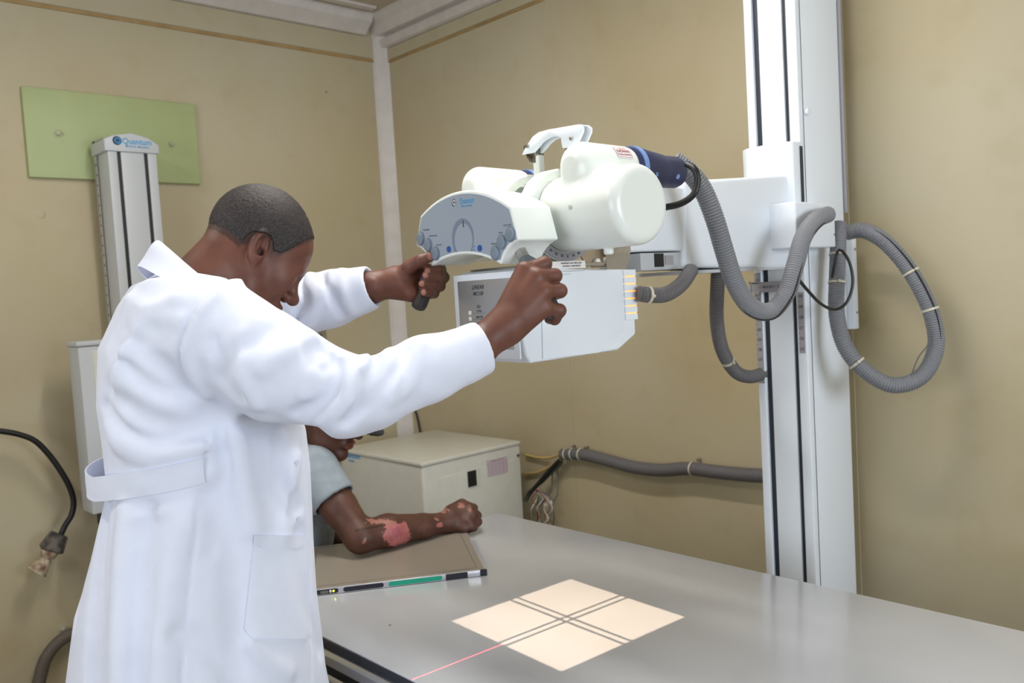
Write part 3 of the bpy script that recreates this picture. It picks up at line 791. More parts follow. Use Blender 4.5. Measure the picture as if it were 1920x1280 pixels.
# top plate, swivel neck, metal brackets and guard
obj('top_plate', G().box((-.115, -.12, 1.489), (.085, .09, 1.497), HF, bev=.001), M_STEEL, co)
obj('rating_plate', G().box((.0855, -.09, 1.486), (.0875, .03, 1.501), HF), M_LABEL, co)
g = G()
for k, t_ in enumerate(('MAXIMUM X-RAY FIELD SIZE', 'CERTIFIED COMPONENT')):
    g.text(t_, .0046, HF @ frame((.0878, -.01, 1.4965-k*.006), (0, 1, 0), (0, 0, 1)))
obj('lettering', g, M_INK, co)
obj('swivel_neck', G().cyl(hl(-.01, 0, 1.497), hl(-.01, 0, 1.545), .055, n=48), M_STEEL, co)
g = G().prism([(.045, 1.505), (.075, 1.486), (.125, 1.486), (.16, 1.53), (.16, 1.545), (.03, 1.545)], .060, .064, HF @ frame((0, 0, 0), (0, 1, 0), (0, 0, 1)), .0008, 1)
mp = obj('mounting_plate', g, M_BRASSY, co)
for b_, z_ in ((.083, 1.498), (.112, 1.500)):
    obj('thumb_screw', G().cyl(hl(.064, b_, z_), hl(.074, b_, z_), .0075, n=20, bev=.002), M_LABEL, mp, label='white round thumb screw')
g = G().prism([(.10, 1.545), (.175, 1.555), (.178, 1.52), (.172, 1.50), (.158, 1.478), (.135, 1.474), (.10, 1.474)], .078, .081, HF @ frame((0, 0, 0), (0, 1, 0), (0, 0, 1)), .0006, 1)
obj('plastic_guard', g, M_CLEAR, co, label='clear plastic guard')
# beam-limiting blades and crosshair wires under a small lamp
ZL, ZB, HALF = 1.462, 1.330, .1815
k_ = (ZL-ZB)/(ZL-TOP); hw = HALF*k_
g = G()
g.box((-.115, -.13, ZB), (-hw, .108, ZB+.0006), HF); g.box((hw, -.13, ZB), (.082, .108, ZB+.0006), HF)
g.box((-hw, -.13, ZB), (hw, -hw, ZB+.0006), HF); g.box((-hw, hw, ZB), (hw, .108, ZB+.0006), HF)
obj('blade', g, M_BLACK, co)
g = G()
for s_ in (-1, 1):
    c_ = s_*.0105*k_; t_ = .0036*k_
    g.box((c_-t_, -hw-.002, ZB-.0004), (c_+t_, hw+.002, ZB-.0002), HF); g.box((-hw-.002, c_-t_, ZB-.0004), (hw+.002, c_+t_, ZB-.0002), HF)
obj('crosshair', g, M_BLACK, co)
l = bpy.data.lights.new('field_lamp', 'POINT'); l.energy = 44; l.color = (1, .76, .54); l.shadow_soft_size = .0007
lo = bpy.data.objects.new('field_lamp', l); lo.location = tuple(hl(0, 0, ZL)); COL.objects.link(lo)
l = bpy.data.lights.new('laser', 'SPOT'); l.energy = 90; l.color = (1, .05, .08); l.shadow_soft_size = 0; l.spot_size = math.radians(100); l.spot_blend = 0
l.use_nodes = True; nt = l.node_tree; em_ = nt.nodes['Emission']
tc = nt.nodes.new('ShaderNodeTexCoord'); sp = nt.nodes.new('ShaderNodeSeparateXYZ'); nt.links.new(tc.outputs['Normal'], sp.inputs[0])
ab = nt.nodes.new('ShaderNodeMath'); ab.operation = 'ABSOLUTE'; nt.links.new(sp.outputs[0], ab.inputs[0])
lt = nt.nodes.new('ShaderNodeMath'); lt.operation = 'LESS_THAN'; lt.inputs[1].default_value = .0028; nt.links.new(ab.outputs[0], lt.inputs[0])
gt = nt.nodes.new('ShaderNodeMath'); gt.operation = 'LESS_THAN'; gt.inputs[1].default_value = .10; nt.links.new(sp.outputs[1], gt.inputs[0])
ml = nt.nodes.new('ShaderNodeMath'); ml.operation = 'MULTIPLY'; nt.links.new(lt.outputs[0], ml.inputs[0]); nt.links.new(gt.outputs[0], ml.inputs[1])
nt.links.new(ml.outputs[0], em_.inputs['Strength'])
lo = bpy.data.objects.new('laser', l); lo.location = tuple(hl(0, -.135, 1.296)); lo.rotation_euler = (math.radians(-6), 0, PHI); COL.objects.link(lo)

# ---- hoses of the stand
def hose(name, pts, r, m, parent, ties=(), rib=.0066, amp=.0025, label=None, group=None):
    P = [W(*p) for p in pts]
    o = obj(name, G().tube(P, r, n=20, rib=rib, ribamp=amp), m, parent, angle=80, label=label)
    Q = spline(P, .005)
    for t_ in ties:
        i = int(t_*(len(Q)-1)); i = min(max(i, 1), len(Q)-2); d = nrm(Q[i+1]-Q[i-1]); x = nrm(np.cross(d, (.3, .5, 1)))
        M = frame(Q[i], x, np.cross(d, x))
        obj('cable_tie', G().lathe([(r-.002, -.003), (r+.0016, -.003), (r+.0016, .003), (r-.001, .003), (r-.001, -.003)], M, 24).box((r, -.003, -.004), (r+.007, .003, .004), M, bev=.001), M_TIE, o)
    return o
def slit(hose_o, pts, r, a, b, off):
    """dark lengthwise slit in a split hose; off = direction away from the hose axis"""
    Q = spline([W(*p) for p in pts], .006); n = len(Q); Q = Q[int(a*n):int(b*n)]; T = np.gradient(Q, axis=0); T /= np.linalg.norm(T, axis=1)[:, None]
    toc = np.array([0, 0, EYE])-Q; toc /= np.linalg.norm(toc, axis=1)[:, None]
    side = np.cross(T, toc); side /= np.linalg.norm(side, axis=1)[:, None]; d = toc*math.cos(off)+side*math.sin(off)
    d -= T*np.sum(d*T, axis=1)[:, None]; d /= np.linalg.norm(d, axis=1)[:, None]
    obj('slit', G().tube(Q+d*(r-.0012), lambda t: .0006+.0026*math.sin(PI*t)**.6, n=8, smooth=False), M_RUBBER, hose_o, label='dark lengthwise slit in the hose')
D1 = 1.93
HP1 = [(1262, 300, 1.93), (1292, 322, 1.93), (1318, 356, 1.94), (1340, 410, 1.95), (1358, 470, 1.97), (1378, 530, 2.0), (1408, 575, 2.05), (1445, 583, 2.1), (1474, 550, 2.12), (1490, 500, 2.14), (1506, 445, 2.18), (1530, 412, 2.24), (1552, 402, 2.32)]
h1 = hose('cable_hose', HP1, .0225, M_HOSE, S, label='corrugated grey hose looping from the tube to the cable box')
hose('cable_hose', [(1196, 550, 1.86), (1220, 553, 1.87), (1250, 551, 1.9), (1278, 532, 1.95), (1296, 506, 2.0)], .0175, M_HOSED, S, ties=(.12,), label='short grey hose under the arm')
hose('cable_hose', [(1347, 500, 2.28), (1345, 540, 2.3), (1344, 600, 2.34), (1354, 655, 2.4), (1378, 695, 2.46), (1405, 706, 2.5), (1432, 700, 2.54)], .0195, M_HOSED, S, ties=(.62,), label='grey hose hanging from the arm behind the column')
HP4 = [(1572, 418, 2.44), (1571, 470, 2.42), (1569, 530, 2.41), (1569, 590, 2.40), (1585, 650, 2.38), (1622, 695, 2.36), (1675, 722, 2.34), (1728, 705, 2.34), (1754, 655, 2.35), (1750, 600, 2.36), (1728, 545, 2.37), (1695, 492, 2.39), (1655, 450, 2.42), (1618, 432, 2.46), (1588, 436, 2.50)]
h4 = hose('cable_hose', HP4, .0225, M_HOSE, S, ties=(.085, .155, .36, .70, .80), label='long corrugated grey hose looping out to the right of the column')
slit(h1, HP1, .0225, .42, .70, .75)
slit(h1, HP1, .0225, .80, .96, .9)
slit(h4, HP4, .0225, .62, .93, .55)
obj('plug_lead', G().tube([W(*p) for p in ((1288, 308, 1.72), (1303, 318, 1.70), (1308, 340, 1.70), (1300, 365, 1.70), (1275, 382, 1.72), (1240, 390, 1.76))], .0068, n=14), M_RUBBER, S, label='black lead curving round the blue plug')
obj('thin_lead', G().tube([W(*p) for p in ((1496, 522, 2.12), (1515, 545, 2.18), (1540, 570, 2.26), (1566, 580, 2.33), (1588, 566, 2.35), (1599, 530, 2.35), (1592, 490, 2.35), (1573, 468, 2.36), (1564, 500, 2.37), (1560, 520, 2.38))], .0042, n=10), M_RUBBER, S, label='thin black lead looped over the hose')
obj('thin_lead', G().tube([W(*p) for p in ((1735, 600, 2.33), (1742, 640, 2.33), (1722, 670, 2.33), (1708, 705, 2.33))], .002, n=8), M_HOSED, S, label='thin grey lead beside the hose loop')

# ================================================================== examination table
tx0, tx1, ty0, ty1 = -2.08, .12, .915, 1.832
tb = thing('examination_table', 'long white laminate x-ray table with metal side rails', 'table', ((tx0+tx1)/2, (ty0+ty1)/2, 0))
obj('tabletop', G().box((tx0, ty0, TOP-.022), (tx1, ty1, TOP), bev=.002), M_TABLE, tb)
obj('edge_strip', G().box((tx0-.001, ty0-.004, TOP-.020), (tx1+.001, ty0, TOP-.003), bev=.001), M_TEALD, tb, label='dark edge strip')
ST = mat('rail_aluminium', (196, 198, 202), .28, .9)
M = frame((0, 0, 0), (0, 1, 0), (0, 0, 1))
obj('side_rail', G().prism([(ty0+.02, TOP-.024), (ty0-.004, TOP-.024), (ty0-.012, TOP-.032), (ty0-.012, TOP-.052), (ty0-.004, TOP-.060), (ty0+.02, TOP-.060)], tx0, tx1, M, .002, 2), ST, tb)
obj('side_rail', G().prism([(ty0+.03, TOP-.082), (ty0+.0, TOP-.082), (ty0-.006, TOP-.09), (ty0-.006, TOP-.105), (ty0+.0, TOP-.112), (ty0+.03, TOP-.112)], tx0, tx1, M, .002, 2), ST, tb)
obj('side_rail', G().box((tx0, ty1-.03, TOP-.11), (tx1, ty1, TOP-.024), bev=.003), ST, tb)
obj('under_frame', G().box((tx0+.03, ty0+.035, TOP-.10), (tx1-.03, ty1-.04, TOP-.024)), M_BLACK, tb)
obj('pedestal', G().box((tx0+.45, ty0+.18, .03), (tx0+.8, ty1-.18, TOP-.1), bev=.01), M_CREAM, tb)
obj('pedestal', G().box((tx1-.8, ty0+.18, .03), (tx1-.45, ty1-.18, TOP-.1), bev=.01), M_CREAM, tb)
obj('base_plate', G().box((tx0+.35, ty0+.12, 0), (tx1-.35, ty1-.12, .03), bev=.008), M_CREAM, tb)
pk = onz(733, 1172, TOP)
obj('paint_chip', G().lathe([(.003, 0), (.005, 0), (.005, .0004), (.003, .0004)], frame((pk[0], pk[1], TOP+.0001)), 16, 2.2, 5.4), M_INK, tb)
SM = mat('scuff', (176, 176, 178), .5)
g = G()
for (a, b) in (((1228, 1135), (1262, 1121)), ((1265, 1118), (1310, 1100)), ((1340, 1092), (1362, 1084))):
    A, B = onz(*a, TOP), onz(*b, TOP); g.box((0, -.0006, 0), (np.linalg.norm(B-A), .0006, .0002), frame((*A[:2], TOP+.0001), (B-A)*[1, 1, 0], (0, 0, 1) if False else np.cross((0, 0, 1), B-A)))
split('scuff', g, SM, tb)

# detector cassette
cc = np.array([-1.645, 1.398, TOP]); er = nrm((-.845, .534, 0)); ef = nrm((-.534, -.845, 0)); DT = .0165
# frame: origin at visible corner, x along front edge (toward operator), y along right edge
CF = np.eye(4); CF[:3, 0] = ef; CF[:3, 1] = er; CF[:3, 2] = (0, 0, 1); CF[:3, 3] = cc       # left-handed test below
if np.linalg.det(CF[:3, :3]) < 0: pass
cas = thing('flat_panel_detector', 'thin taupe x-ray detector with teal grip lying under the patient\'s arm', 'detector', tuple(cc+ef*.23+er*.19))
LX, LY = .46, .384
obj('case', G().box((0, 0, .0005), (LX, LY, DT), CF, bev=.0015), M_ALU, cas)
obj('active_face', G().box((.004, .004, DT-.001), (LX-.004, LY-.004, DT+.0006), CF, bev=.0004, seg=1), M_CASS, cas)
g = G()
q0, q1, q2, q3 = .022, LX-.022, .022, LY-.022; t = .0009
for a in ((q0, q2, q1, q2+t), (q0, q3-t, q1, q3), (q0, q2, q0+t, q3), (q1-t, q2, q1, q3)): g.box((a[0], a[1], DT+.0006), (a[2], a[3], DT+.0008), CF)
obj('border_line', g, M_TEALD, cas)
def side_pad(name, a, b, m, z0=.003, z1=.0145, rd=None, label=None, t=.0012):
    h = (z1-z0)/2; rd = h*.98 if rd is None else rd; P = []
    for cx_, s0 in ((b-rd, -90), (b-rd, 0), (a+rd, 90), (a+rd, 180)):
        cy_ = (z0+rd) if s0 in (-90, 180) else (z1-rd)
        for k in range(6):
            an = math.radians(s0+90*k/5); P.append((cx_+rd*math.cos(an), cy_+rd*math.sin(an)))
    Mx = CF @ np.array([[1, 0, 0, 0], [0, 0, 1, 0], [0, 1, 0, 0], [0, 0, 0, 1.]])
    return obj(name, G().prism(P, -t, .001, Mx), m, cas, label=label)
side_pad('corner_guard', -.0015, .016, M_TEALD, 0.0006, .0175, .002)
side_pad('grip_pad', .049, .105, M_TEALD, .0008, .016, .001, 'black pad')
side_pad('grip_pad', .114, .250, M_TEAL, label='teal green grip pad')
side_pad('grip_pad', .262, .362, M_TEALD, label='black rounded grip pad')
sp_ = side_pad('status_window', .374, .44, M_TEALD)
Mx = CF @ np.array([[1, 0, 0, 0], [0, 0, 1, 0], [0, 1, 0, 0], [0, 0, 0, 1.]])
obj('status_light', G().lathe([(0, 0), (.0024, 0), (.002, -.0024), (0, -.0026)], Mx @ frame((.386, .009, -.001)), 16), M_LED, cas, label='glowing yellow-green light')
obj('status_segment', G().box((.391, -.0016, .006), (.396, -.001, .0125), CF), M_LABEL, cas)
g = G()
for k in range(9):
    for j in range(3):
        if (k+j) % 2: g.box((.399+k*.0022, -.0016, .0055+j*.0022), (.4005+k*.0022, -.001, .007+j*.0022), CF)
obj('status_pattern', g, M_TIE, cas)
MX = CF @ frame((0, 0, DT+.0008), (-1, 0, 0), (0, 1, 0)) 
g = G()
TM = np.eye(4); TM[:3, 0] = -ef; TM[:3, 1] = er; TM[:3, 2] = (0, 0, 1)
def ctext(s, x, y, size): 
    M_ = TM.copy(); M_[:3, 3] = cc+ef*x+er*y+np.array([0, 0, DT+.0008]); g.text(s, size, M_, ext=.0001)
ctext('DIGITAL FLAT PANEL DETECTOR', .075, .012, .005); ctext('TUBE SIDE', .31, .012, .0042)
obj('lettering', g, M_INK, cas)

# ================================================================== generator cabinet
gx0, gx1, gy0, gy1, gt = -3.25, -2.65, 1.956, 2.49, .80
gc = thing('generator_cabinet', 'low cream metal generator cabinet standing in the corner behind the table', 'cabinet', ((gx0+gx1)/2, (gy0+gy1)/2, 0))
obj('body', G().box((gx0+.004, gy0+.004, .05), (gx1-.004, gy1, gt-.014), bev=.012), M_CREAM, gc)
obj('plinth', G().box((gx0+.03, gy0+.03, 0), (gx1-.03, gy1-.03, .05)), M_BLACK, gc)
obj('lid', G().box((gx0, gy0, gt-.018), (gx1, gy1, gt), bev=.006), M_CREAM, gc)
g = G().box((gx1-.006, gy0+.085, .10), (gx1-.001, gy1-.03, gt-.075), bev=.001)
obj('side_panel', g, M_CREAM, gc)
P1 = onx(875, 883, gx1); P2 = onx(904, 908, gx1)
obj('switch_recess', G().box((gx1-.0008, P1[1], P2[2]), (gx1+.0012, P2[1]-.004, P1[2])), M_CREAM, gc)
obj('breaker', G().box((gx1-.0005, P1[1]+.002, P2[2]+.003), (gx1+.003, P1[1]+(P2[1]-P1[1])*.62, P1[2]-.003), bev=.001), M_BLACK, gc, label='black breaker switch')
P1 = onx(913, 863, gx1); P2 = onx(952, 884, gx1)
pl = obj('paper_label', G().box((gx1-.001, P1[1], P2[2]), (gx1+.001, P2[1], P1[2]-.001)), M_PINK, gc, label='pale pink printed label')
g = G().text('TECHNICAL SAFETY NOTICE', .006, frame((gx1+.0012, (P1[1]+P2[1])/2, P1[2]-.008), (0, 1, 0), (0, 0, 1)))
for k in range(6): z_ = P2[2]+.004+k*(P1[2]-P2[2]-.02)/5; g.box((gx1+.001, P1[1]+.003, z_), (gx1+.0013, P2[1]-.003, z_+.0007))
for k in range(6): y_ = P1[1]+.003+k*(P2[1]-P1[1]-.006)/5; g.box((gx1+.001, y_, P2[2]+.004), (gx1+.0013, y_+.0007, P1[2]-.016))
obj('lettering', g, M_RED, pl)
g = G().cyl((gx1-.001, gy1-.02, gt-.06), (gx1+.003, gy1-.02, gt-.06), .006, n=14)
obj('screw', g, M_INK, gc)
obj('lock', G().box((gx1-.028, gy0+.001, .565), (gx1-.010, gy0+.0045, .582), bev=.001), M_INK, gc)
kq = onx(793, 911, gx1-.004)
g = G().box((gx0+.03, gy0-.001+.004, .70), (gx0+.05, gy0+.005, .72))
PL = ony(655, 853, gy0)
g = G().text('Quantum', .036, frame((PL[0]+.01, gy0+.003, PL[2]), (1, 0, 0), (0, 0, 1)), bold=.01); g.text('IMAGING', .012, frame((PL[0]+.01, gy0+.003, PL[2]-.025), (1, 0, 0), (0, 0, 1)))
obj('maker_logo', g, M_LOGO, gc, label='blue lettering Quantum')

# cables and hose on the back wall
YW = YB-.045
def wp(u, v, dy=0): return ony(u, v, YW+dy)
wh = thing('wall_hose', 'dark grey corrugated hose clipped along the back wall beside the cabinet', 'hose', wp(1240, 885))
obj('hose', G().tube([wp(*p) for p in ((1054, 852), (1075, 851), (1100, 853), (1140, 863), (1190, 876), (1240, 881), (1290, 878), (1340, 884), (1400, 890), (1450, 892))], .0245, n=20, rib=.007, ribamp=.0008), M_HOSED, wh, angle=80)
HP = spline([wp(*p) for p in ((1054, 852), (1075, 851), (1100, 853), (1140, 863), (1190, 876), (1240, 881), (1290, 878), (1340, 884), (1400, 890), (1450, 892))], .004)
for u_ in (1064, 1075, 1090, 1297):
    tgt = wp(u_, 860)[0]; i = int(np.argmin(np.abs(HP[:, 0]-tgt))); i = max(1, i); d = nrm(HP[i+1]-HP[i-1]); x = nrm(np.cross(d, (.3, .5, 1)))
    obj('cable_tie', G().lathe([(.023, -.003), (.0262, -.003), (.0262, .003), (.023, .003), (.023, -.003)], frame(HP[i], x, np.cross(d, x)), 24), M_TIE, wh)
for u_, v_ in ((1075, 836), (1099, 838), (1310, 861)):
    p_ = ony(u_, v_, YB-.012); obj('wall_screw', G().cyl((p_[0], YB-.02, p_[2]), (p_[0], YB, p_[2]), .006, n=14, bev=.002), M_STEEL, wh)
def cable(name, pts, r, m, label, cat='cable', group=None, **k):
    o = obj(name, G().tube([np.array(p) for p in pts], r, n=10, **k), m, None, angle=80); return tag(o, label, cat, group)
cable('power_cable', [wp(1050, 862), wp(1030, 882, -.01), wp(1008, 908, -.02), wp(993, 925, -.04), wp(985, 940, -.06)], .009, M_RUBBER, 'thick black cable slanting from the wall hose down behind the cabinet')
cable('power_cable', [wp(1054, 866), wp(1036, 884, -.0), wp(1016, 904, -.01), wp(1000, 916, -.02), wp(990, 924, -.03)], .006, M_WIRE_G, 'green cable running just above the thick black one into the cabinet')
cable('power_cable', [wp(1053, 850), wp(1030, 858, .02), wp(1005, 857, .03), wp(985, 852, .03)], .006, M_WIRE_T, 'upper tan cable between the wall hose and the cabinet')
cable('power_cable', [wp(1053, 860), wp(1035, 872, .02), wp(1012, 884, .03), wp(985, 888, .03)], .006, M_WIRE_T, 'lower tan cable between the wall hose and the cabinet')
rng = np.random.RandomState(4)
for k in range(9):
    u_ = 1000+k*4.2; m_ = (M_WIRE_W, M_WIRE_R, M_RUBBER, M_WIRE_W, M_HOSED, M_WIRE_W, M_WIRE_R, M_WIRE_W, M_HOSED)[k]
    pts = [wp(1004+rng.uniform(-6, 6), 916+rng.uniform(-5, 10), -.03)] + [wp(u_+rng.uniform(-7, 7), 916+18*j+rng.uniform(-3, 3), -.03+rng.uniform(-.02, .02)) for j in range(1, 8)]
    o = cable('loose_wire', pts, .0022, m_, 'loose thin %s wire in the tangle beside the cabinet' % ('white', 'brown', 'black', 'white', 'grey', 'white', 'brown', 'white', 'grey')[k], 'wire', 'tangled wires beside the generator cabinet')
cable('thin_cable', [wp(1036, 880, .02), wp(1035, 900, .02), wp(1034, 915, .0), wp(1026, 932, -.01), wp(1010, 948, -.02)], .003, M_HOSED, 'thin grey cable dropping from the wall hose to the connectors')
cable('thin_cable', [wp(1045, 876, .02), wp(1046, 900, .02), wp(1045, 925, .0), wp(1038, 940, -.01)], .003, M_HOSED, 'thin grey cable hanging furthest right below the wall hose')
pc = wp(1028, 944, -.02)
tag(obj('wire_connector', G().box((-.022, -.008, -.008), (.022, .008, .008), frame(pc, (.9, 0, .4), (0, 1, 0)), bev=.002), M_WIRE_W), 'white plastic wire connector hanging in the tangle of wires', 'connector')
cable('aerial_cable', [ony(778, 768, YB-.01), ony(783, 785, YB-.01), ony(788, 812, YB-.02), ony(790, 840, YB-.05)], .0055, M_RUBBER, 'short black cable coming down behind the cabinet next to the corner post')

# ================================================================== chest stand by the left wall
sy = lambda u, x: onx(u, 500, x)[1]
bx_, by_a, by_b = -3.42, 1.152, 1.335
cs = thing('chest_x_ray_stand', 'pale grey upright chest x-ray stand in front of the green board', 'x-ray stand', (-3.50, 1.23, 0))
zT = 2.075
g = G().box((-3.55, by_a, .02), (bx_-.006, by_b, zT), bev=.004)
g.box((bx_-.008, by_a, .02), (bx_, by_a+.034, zT), bev=.002); g.box((bx_-.008, by_b-.034, .02), (bx_, by_b, zT), bev=.002); g.box((bx_-.008, by_a+.048, .02), (bx_-.001, by_b-.048, zT), bev=.001)
obj('column', g, M_BUCKY, cs)
obj('slot_liner', G().box((bx_-.0065, by_a+.034, .02), (bx_-.0045, by_a+.048, zT)), M_BLACK, cs)
obj('slot_liner', G().box((bx_-.0065, by_b-.048, .02), (bx_-.0045, by_b-.034, zT)), M_BLACK, cs)
capP = [(by_a-.012, 0), (by_b+.010, 0), (by_b+.010, .035), (by_b-.03, .060), ((by_a+by_b)/2, .074), (by_a+.02, .060), (by_a-.012, .045)]
hc = obj('head_cap', G().prism(capP, -3.57, bx_+.008, frame((0, 0, zT-.012), (0, 1, 0), (0, 0, 1)), .004), M_BUCKY, cs)
LF = frame((bx_+.0085, (by_a+by_b)/2+.018, zT+.028), (0, 1, 0), (0, 0, 1))
g = G().text('Quantum', .032, LF, bold=.01, sx=.9); g.text('MEDICAL IMAGING', .0105, LF @ frame((0, -.019, 0)), bold=.01)
obj('maker_logo', g, M_LOGO, hc, label='blue lettering Quantum')
e_ = obj('logo_emblem', G().lathe([(0, 0), (.017, 0), (.017, .0006), (0, .0006)], frame((bx_+.0085, by_a+.035, zT+.028), (0, 1, 0), (0, 0, 1)), 28), M_LOGOD, hc, label='round dark emblem')
obj('emblem_letter', G().text('Q', .03, frame((bx_+.0095, by_a+.037, zT+.028), (0, 1, 0), (0, 0, 1)), ext=.0004, bold=.01), M_LOGO, e_)
ry = by_a-.004
rul = obj('height_ruler', G().box((-3.565, ry-.003, 1.385), (-3.535, ry, 2.12)).box((-3.565, ry-.003, 2.112), (-3.44, ry, 2.118)), mat('ruler_film', (176, 172, 162), .3), cs)
g = G()
for k in range(90):
    z_ = 1.40+k*.0078; L = .012 if k % 5 else .022; g.box((-3.563, ry-.0036, z_), (-3.563+L, ry-.003, z_+.0018))
for k in range(18): g.text(str(28+k*2), .012, frame((-3.540, ry-.0034, 1.402+k*.039), (1, 0, 0), (0, 0, 1)))
obj('ruler_marks', g, M_INK, rul)
# receptor box
rx0, rx1, ry0, ry1, rz0, rz1 = -3.42, -3.30, .952, 1.49, .722, 1.335
rb = obj('receptor_box', G().box((rx0, ry0, rz0), (rx1, ry1, rz1), bev=.005), M_BUCKY, cs)
obj('top_trim', G().box((rx0-.006, ry0-.006, rz1), (rx1+.006, ry1+.006, rz1+.018), bev=.004), M_BUCKY, rb)
obj('front_panel', G().box((rx1-.002, ry0+.045, rz0+.045), (rx1+.004, ry1-.045, rz1-.02), bev=.002), M_CREAM, rb)
g = G().box((rx1+.004, ry0+.045, 1.05), (rx1+.0048, ry1-.045, 1.054))
for a in ((ry0+.10, 1.15, ry0+.104, 1.29), (ry0+.10, 1.286, ry1-.1, 1.29)): g.box((rx1+.004, a[0], a[1]), (rx1+.0048, a[2], a[3]))
obj('panel_line', g, M_SCALE, rb)
obj('rust_patch', G().prism([(ry0+.048, .765), (ry0+.075, .76), (ry0+.09, .775), (ry0+.11, .77), (ry0+.085, .79), (ry0+.07, .83), (ry0+.062, .80), (ry0+.05, .785)], 0, .0008, frame((rx1+.0041, 0, 0), (0, 1, 0), (0, 0, 1))), M_RUST, rb)
obj('lower_bracket', G().box((-3.42, 1.0, .66), (-3.34, 1.06, .723)), M_BLACK, cs)
obj('stand_foot', G().box((-3.6, 1.05, 0), (-3.25, 1.42, .02), bev=.004), M_BUCKY, cs)

# green board, socket plate
gb = thing('mounting_board', 'pale green painted board bolted high on the left wall', 'board', (XA+.01, 1.257, 1.98))
obj('board', G().box((XA, .925, 1.98), (XA+.022, 1.59, 2.32), bev=.003), M_GREEN, gb)
for u, v in ((108, 250), (320, 270)):
    p_ = onx(u, v, XA+.022)
    obj('bolt', G().lathe([(0, 0), (.017, 0), (.017, .003), (.010, .004), (.0095, .014), (0, .015)], frame((XA+.022, p_[1], p_[2]), (0, 1, 0), (0, 0, 1)), 6), M_BOLT, gb, angle=20)
s1, s2 = onx(546, 620, XA), onx(612, 655, XA)
so = thing('wall_socket', 'grey metal socket plate on the left wall behind the man in the coat', 'socket', (XA, (s1[1]+s2[1])/2, 1.20))
obj('plate', G().box((XA, s1[1]-.03, 1.205), (XA+.008, s2[1], s1[2]), bev=.002), mat('old_plate', (150, 144, 128), .45, .3), so)
g = G()
for dy, r_ in ((-.085, .012), (-.035, .006)): g.cyl((XA+.007, s2[1]+dy, 1.262), (XA+.010, s2[1]+dy, 1.262), r_, n=16)
split('socket_hole', g, M_BLACK, so)
obj('switch', G().box((XA+.007, s2[1]-.04, 1.268), (XA+.011, s2[1]-.026, 1.290), bev=.001), M_BLACK, so)
obj('screw', G().cyl((XA+.007, s2[1]-.013, 1.275), (XA+.010, s2[1]-.013, 1.275), .004, n=12), M_STEEL, so)
# small scar of filler on the wall
p_ = onx(77, 402, XA)
tag(obj('wall_patch', G().lathe([(0, 0), (.018, 0), (.016, .0012), (0, .0015)], frame((XA, p_[1], p_[2]), (0, 1, 0), (0, 0, 1)), 16), M_WALL), 'small round filled patch on the left wall below the green board', 'patch')

# black cable with dirty plug, left
pp = lambda u, v, d=.13: onx(u, v, XA+d)
pc = thing('hanging_power_plug', 'black cable ending in a dirty old plug hanging at the left wall', 'plug', pp(70, 1075))
obj('cable', G().tube([pp(-60, 812), pp(-20, 809), pp(0, 808), pp(35, 814), pp(65, 826), pp(90, 850), pp(112, 880), pp(130, 912), pp(138, 940), pp(134, 965), pp(122, 985), pp(114, 1003)], .0105, n=14), M_RUBBER, pc)
A_, B_, C_, D_ = pp(115, 1003), pp(92, 1025), pp(86, 1050), pp(66, 1073)
A_, B_, C_, D_ = pp(111, 1000), pp(94, 1032), pp(88, 1046), pp(68, 1072)
obj('plug_body', G().cyl(A_, B_, .036, .046, n=7, bev=.008), M_PLUGB, pc, angle=25)
obj('plug_neck', G().cyl(B_, C_, .034, .024, n=16), M_BROWNP, pc)
obj('plug_skirt', G().cyl(C_, D_, .020, .038, n=20), M_BROWNP, pc)
# hose at the lower left
lh = thing('floor_hose', 'brown-grey corrugated hose curving down the left wall behind the man', 'hose', (XA+.06, .8, 0))
ql = [pp(175, 1186, .06), pp(150, 1186, .06), pp(130, 1190, .06), pp(105, 1208, .06), pp(84, 1238, .06), pp(74, 1275, .06)]
lastp = ql[-1]; ql += [np.array([XA+.06, lastp[1]-.02, .035]), np.array([XA+.10, lastp[1]-.12, .03]), np.array([XA+.2, lastp[1]-.5, .03])]
obj('hose', G().tube(ql, .024, n=18, rib=.007, ribamp=.0012), mat('hose_brown', (92, 84, 76), .6), lh, angle=80)
obj('wall_clip', G().cyl(np.array(pp(118, 1178, .03)), np.array(pp(118, 1178, 0)), .008, n=12).box((-.004, -.01, -.03), (.004, .01, .01), frame(pp(122, 1190, .035))), M_STEEL, lh)

